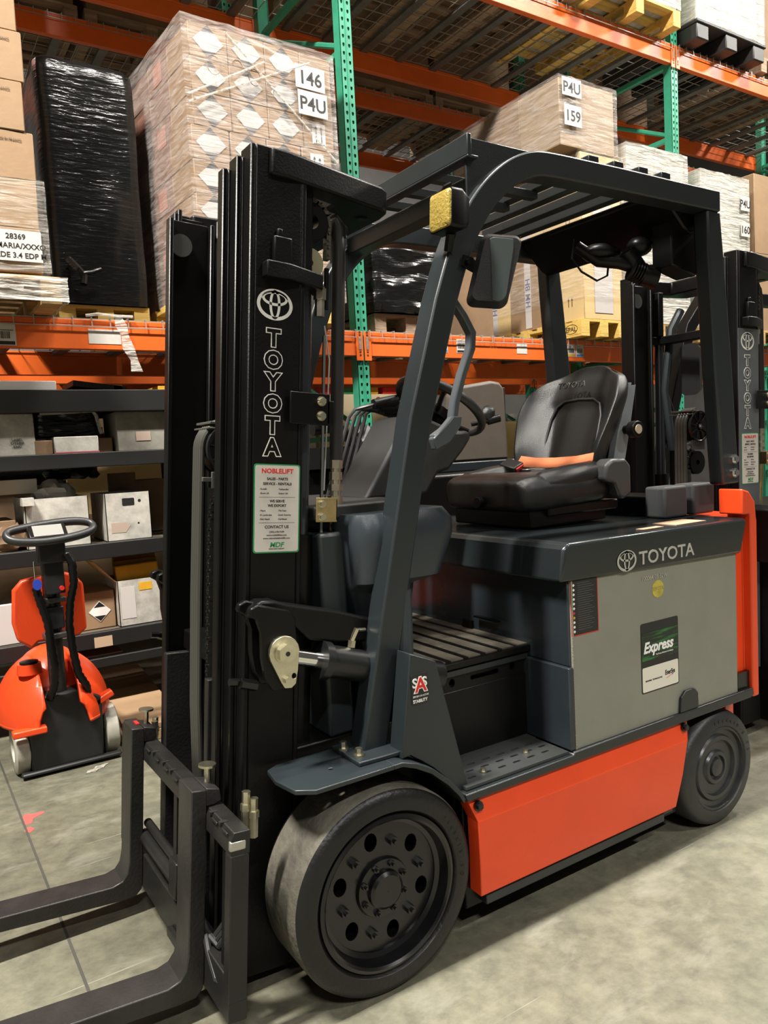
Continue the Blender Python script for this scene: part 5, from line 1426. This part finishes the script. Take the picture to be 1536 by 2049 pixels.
# top shelf oddments
tag(MB().box(-.70, -.20, 2.70, 3.1, s1, s1 + .05).done('white_slab', mat('sign_paper', (0, 0, 0)), bev=.004), 'flat white slab lying on top of the shelving at the left', 'slab')
tag(MB(Matrix.Translation((.02, 2.8, s1 + .02)) @ Matrix.Rotation(R(7), 4, 'Y')).box(-.12, .16, 0, .3, 0, .03).done('black_board', shelfm), 'black board leaning on top of the shelving', 'board')
tag(MB(Matrix.Translation((.14, 2.8, s1)) ).box(-.03, .02, 0, .2, 0, .04).done('yellow_pack', yellowpk, bev=.004), 'small yellow pack on top of the shelving', 'pack')
tag(MB().box(.34, .46, 2.75, 3.0, s1, s1 + .03).done('yellow_pack', yellowpk, bev=.004), 'flat yellow pack on top of the shelving near the mast', 'pack')
tag(MB().box(-.20, .03, 2.72, 3.15, .346, .350).done('paper_sheet', mat('sign_paper', (0, 0, 0))), 'white sheet lying on the lowest shelf rail', 'paper')
# flat cartons on the floor
FM = Matrix.Translation((.06, 2.82, 0)) @ Matrix.Rotation(R(-6), 4, 'Z')
o = tag(MB(FM).box(-.12, .16, -.62, .62, .0, .055).done('flattened_carton', card, bev=.004), 'long flat brown carton lying on the floor behind the orange tiller truck', 'carton')
tag(MB(FM).box(-.115, .165, -.62, .60, .0565, .085, M=Matrix.Rotation(R(1), 4, 'Z')).done('flattened_carton', card, bev=.003), 'upper flat brown carton of the pair on the floor', 'carton')

# ================================================================ orange tiller truck
J = thing('pallet_truck', 'orange electric walk-behind pallet truck with black tiller, at the left', 'pallet truck', (-.40, 2.2, 0))
jy = 2.10
b = MB().prism([(-.545, .025), (-.235, .025), (-.225, .30), (-.30, .355), (-.50, .355), (-.545, .30)], 'xz', jy, jy + .34)
b.box(-.59, -.16, jy - .02, jy + .02, .012, .03)
b.done('base', mat('jack_black', (.011, .011, .0115), .5), J, bev=.008)
for x0, yy in ((-.605, 2.09), (-.215, 2.10)):
    w = MB().lathe([(.105, 0), (.115, .006), (.115, .056), (.105, .062), (.06, .062), (.055, .05), (.02, .05), (.02, .012), (.055, .012), (.06, 0)], (x0, yy + .12, .115), axis='x', seg=48)
    w.done('stabiliser_wheel', poly, J, ang=40)
def wing(xa, xb, cutmid):
    b = MB(); m = Matrix.Translation((-.40, 2.36, .225)) @ Matrix.Diagonal((.250, .34, .285, 1))
    bmesh.ops.create_uvsphere(b.bm, u_segments=48, v_segments=24, radius=1, matrix=m)
    def cut(co, no): 
        g = list(b.bm.verts) + list(b.bm.edges) + list(b.bm.faces); bmesh.ops.bisect_plane(b.bm, geom=g, plane_co=co, plane_no=no, clear_outer=True)
    cut((0, 0, .225), (0, 0, -1)); cut((0, 2.50, 0), (0, 1, 0)); cut((xa, 0, 0), (-1, 0, 0)); cut((xb, 0, 0), (1, 0, 0)); cut((0, 2.055, 0), (0, -1, 0))
    o = b.done('orange_cover', orangered, J, ang=50); s_ = o.modifiers.new('t', 'SOLIDIFY'); s_.thickness = .014; s_.offset = -1
    return o
wl_ = wing(-.70, -.475, 1); wr_ = wing(-.325, -.10, 1)
b = MB().box(-.615, -.475, 2.05, 2.10, .205, .235); b.done('cover_lip', orangered, wl_, bev=.006)
b = MB(Matrix.Translation((-.245, 2.12, .275)) @ Matrix.Rotation(R(-24), 4, 'Y')).box(-.06, .08, -.02, .03, -.012, .018); b.done('cover_lip', orangered, wr_, bev=.006)
wb = MB(); m = Matrix.Translation((-.40, 2.40, .225)) @ Matrix.Diagonal((.20, .24, .30, 1)); bmesh.ops.create_uvsphere(wb.bm, u_segments=40, v_segments=20, radius=1, matrix=m)
wb.done('orange_cover', orangered, J, ang=50)
MB().lathe([(.001, .0), (.055, .0), (.050, .045), (.001, .045)], (-.505, 2.22, .445), axis='z', seg=28, closed=False).done('battery_cap_seat', orangered, J)
MB().lathe([(.001, .0), (.040, .0), (.040, .012), (.001, .016)], (-.505, 2.22, .488), axis='z', seg=20, closed=False).done('battery_cap', black, J)
b = MB().tube([(-.40, 2.16, .34), (-.405, 2.12, .60), (-.405, 2.08, .86)], .036, 12).box(-.445, -.365, 2.05, 2.13, .66, .76).box(-.44, -.355, 2.02, 2.10, .82, .98).box(-.455, -.345, 2.00, 2.08, .96, 1.05)
til = b.done('tiller', mat('tiller_black', (.014, .014, .0145), .42), J, bev=.006)
for z in (.62, .78): MB().box(-.455, -.355, 2.035, 2.115, z, z + .022).done('tiller_clamp', mat('clamp_grey', (.09, .09, .088), .4, .6), til, bev=.003)
for pts in ([(-.475, 2.03, .86), (-.465, 2.02, .80), (-.44, 2.02, .70), (-.435, 2.02, .60), (-.425, 2.03, .50), (-.43, 2.07, .40), (-.45, 2.10, .34)], [(-.345, 2.0, 1.0), (-.325, 1.99, .95), (-.325, 1.99, .86), (-.345, 2.0, .78), (-.355, 2.01, .68), (-.345, 2.03, .55), (-.325, 2.06, .44), (-.29, 2.09, .37), (-.285, 2.11, .33)]):
    pp = []
    for p, q in zip(pts, pts[1:]):
        for k in range(6): pp.append(Vector(p).lerp(Vector(q), k / 6))
    pp.append(Vector(pts[-1]))
    MB().tube(pp, [.0185 if k % 2 else .0155 for k in range(len(pp))], 12).done('corrugated_hose', black, J, ang=80)
b = MB(); hl_ = [(-.575, 1.085), (-.545, 1.065), (-.44, 1.055), (-.35, 1.060), (-.235, 1.075), (-.205, 1.10), (-.225, 1.122), (-.30, 1.132), (-.42, 1.125), (-.53, 1.115), (-.57, 1.105)]
ho = b.tube([(x, 1.98 + .10 * (z - 1.05) / .08, z) for x, z in hl_], .021, 8, closed=True).done('tiller_handle', mat('handle_black', (.022, .022, .023), .4), til, sub=2, ang=180)
b = MB(Matrix.Translation((-.40, 2.03, 1.085)) @ Matrix.Rotation(R(35), 4, 'X')).box(-.09, .07, -.045, .05, -.022, .022)
hd = b.done('handle_head', black, til, bev=.008)
MB(Matrix.Translation((-.40, 2.03, 1.085)) @ Matrix.Rotation(R(35), 4, 'X')).box(-.068, .052, -.036, .036, .022, .0235).done('handle_label', mat('label_grey', (.22, .215, .20), .5), hd)
b = MB().prism([(-.570, .70), (-.555, .62), (-.50, .575), (-.47, .60), (-.33, .60), (-.30, .60), (-.262, .63), (-.262, .84), (-.30, .885), (-.36, .91), (-.40, .90), (-.46, .895), (-.52, .885), (-.558, .845)], 'xz', 2.11, 2.15)
b.done('orange_shield', orangered, til, bev=.012, seg=3)
MB().cyl((-.372, 2.016, .845), (-.372, 2.005, .845), .010, seg=14).done('red_button', redink, til)
b = MB().tube([(-.478, 2.0, .975), (-.478, 2.0, .90)], .003, 6); b.done('key_cord', chrome, til)
MB().prism(ell(-.472, .875, .018, .024, 16), 'xz', 1.995, 2.0).done('blue_key_tag', mat('tag_blue', (.02, .05, .35), .4), til)
tag(MB().prism([(-.345, 1.985), (-.318, 1.992), (-.300, 1.985), (-.285, 2.006), (-.262, 2.008), (-.25, 2.030), (-.228, 2.045), (-.25, 2.052), (-.268, 2.04), (-.29, 2.045), (-.302, 2.022), (-.33, 2.018)], 'xy', 0, .004).done('paint_flakes', mat('flake_white', (.30, .28, .23), .8, noise=.7, nscale=60)), 'patch of pale flakes on the concrete before the orange pallet truck', 'debris')

# ================================================================ stand-up truck between the forklift and the rack
T3 = thing('stand_up_truck', 'dark stand-up truck with a taupe padded panel, behind the steering wheel', 'truck', (1.6, 1.8, 0))
b = MB().box(1.10, 2.35, 1.55, 2.25, 0, 1.235); b.done('body', black, T3, bev=.02)
MB().box(1.45, 2.12, 1.70, 1.76, 1.235, 1.285).box(2.05, 2.12, 1.60, 1.76, .8, 1.30).done('body_edge', char, T3, bev=.006)
P_ = [(1.62, 1.28), (1.655, 1.66), (1.70, 1.700), (1.95, 1.733), (2.01, 1.725), (2.045, 1.69), (2.06, 1.28)]
b = MB().prism(P_, 'xz', 1.79, 1.85); b.done('padded_panel', taupe, T3, bev=.018, seg=3)
b = MB().box(2.02, 2.10, 1.85, 1.88, 1.25, 1.70); b.done('panel_frame', char, T3, bev=.004)
b = MB().tube([(.70, 1.60, 1.60), (.80, 1.62, 1.545), (.90, 1.64, 1.46), (.93, 1.66, 1.40)], .022, 10).tube([(.72, 1.66, 1.49), (.82, 1.66, 1.50), (.90, 1.66, 1.45)], .035, 12).box(.66, .98, 1.60, 1.9, 1.30, 1.40)
b.done('control_arm', vinyl, T3, ang=50)
crumple(1.05, 1.75, 1.42, .06, .07, .09, vinyl, None, None, 'control_grip', 12).parent = T3
for o in [q for q in COL.objects if q.name.startswith('control_grip')]: o.matrix_parent_inverse = wmat(T3).inverted()
MB().box(.62, 1.12, 1.62, 2.2, 0, 1.30).done('front_housing', black, T3, bev=.02)
# loads standing behind the shelving, in the left bay of the rear row
for i, (x, w, h0, h1, m, lab) in enumerate([(-1.5, .75, 0, 1.0, cardd, 'dull brown floor carton behind the left end of the shelving'), (-1.5, .75, 1.0, 1.9, cardd, 'dull brown upper carton behind the left end of the shelving'),
        (-.70, .80, 0, 1.25, cardd, 'dull brown floor carton seen behind the crumpled plastic'), (-.70, .80, 1.25, 1.93, blackbag, 'black wrapped carton behind the middle of the shelving'),
        (.15, .70, 0, 1.0, cardd, 'dull brown floor carton behind the yellow packs'), (.15, .70, 1.0, 1.42, cardp, 'pale carton glimpsed between the shelves near the mast'), (.15, .70, 1.42, 1.93, cardd, 'dull brown top carton behind the shelving near the mast'),
        (.90, .66, 0, 1.9, cardd, 'tall dull brown carton behind the mast')]):
    carton(x, x + w, 4.50, 5.2, h0, h1, lab, m)
# cartons on the ground bay of the second rack row
for i, (x, w, h0, h1, m, lab) in enumerate([(2.30, .90, 0, .75, card, 'brown'), (2.30, .90, .75, 1.42, cardp, 'cream'), (2.28, .94, 1.42, 1.89, mat('cream_carton', (.78, .66, .42), .6), 'cream'), (1.74, .5, 0, .9, cardp, 'cream'), (1.74, .5, .9, 1.75, cardw, 'white'), (3.3, .7, 0, 1.3, card, 'brown'), (4.05, .65, 0, 1.6, cardp, 'cream'), (5.0, .7, 0, 1.7, cardw, 'white'), (6.0, .7, 0, 1.6, card, 'brown')]):
    o = carton(x, x + w, 4.50, 5.1, h0, h1, ['brown floor carton beneath the cream Canon carton', 'cream carton directly below the one marked Canon', 'cream carton printed Canon behind the centre upright', 'cream floor carton under a white carton, rear row', 'white carton on a cream one, rear row', 'brown carton on the floor, rear row, third stack', 'tall cream carton on the floor, rear row, left of the right upright', 'tall white carton on the floor, rear row, right bay', 'tall brown carton on the floor, rear row, far right'][i], m)
    if i == 2: MB(wmat(o)).text('Canon', .075, (.13, -.3025, .39), off=.001).done('carton_print', mat('red_brown_print', (.25, .04, .03), .5), o)
for k, (x, m) in enumerate([(2.32, redink), (2.52, greenink), (2.78, yellowpk), (2.98, redink)]):
    tag(MB().box(x, x + .15, 4.52, 4.8, 1.892, 1.955).done('small_packet', m, bev=.005), 'small coloured packet on the cream carton marked Canon, %s from the left' % ORD[k], 'packet', 'packets on the cream carton')
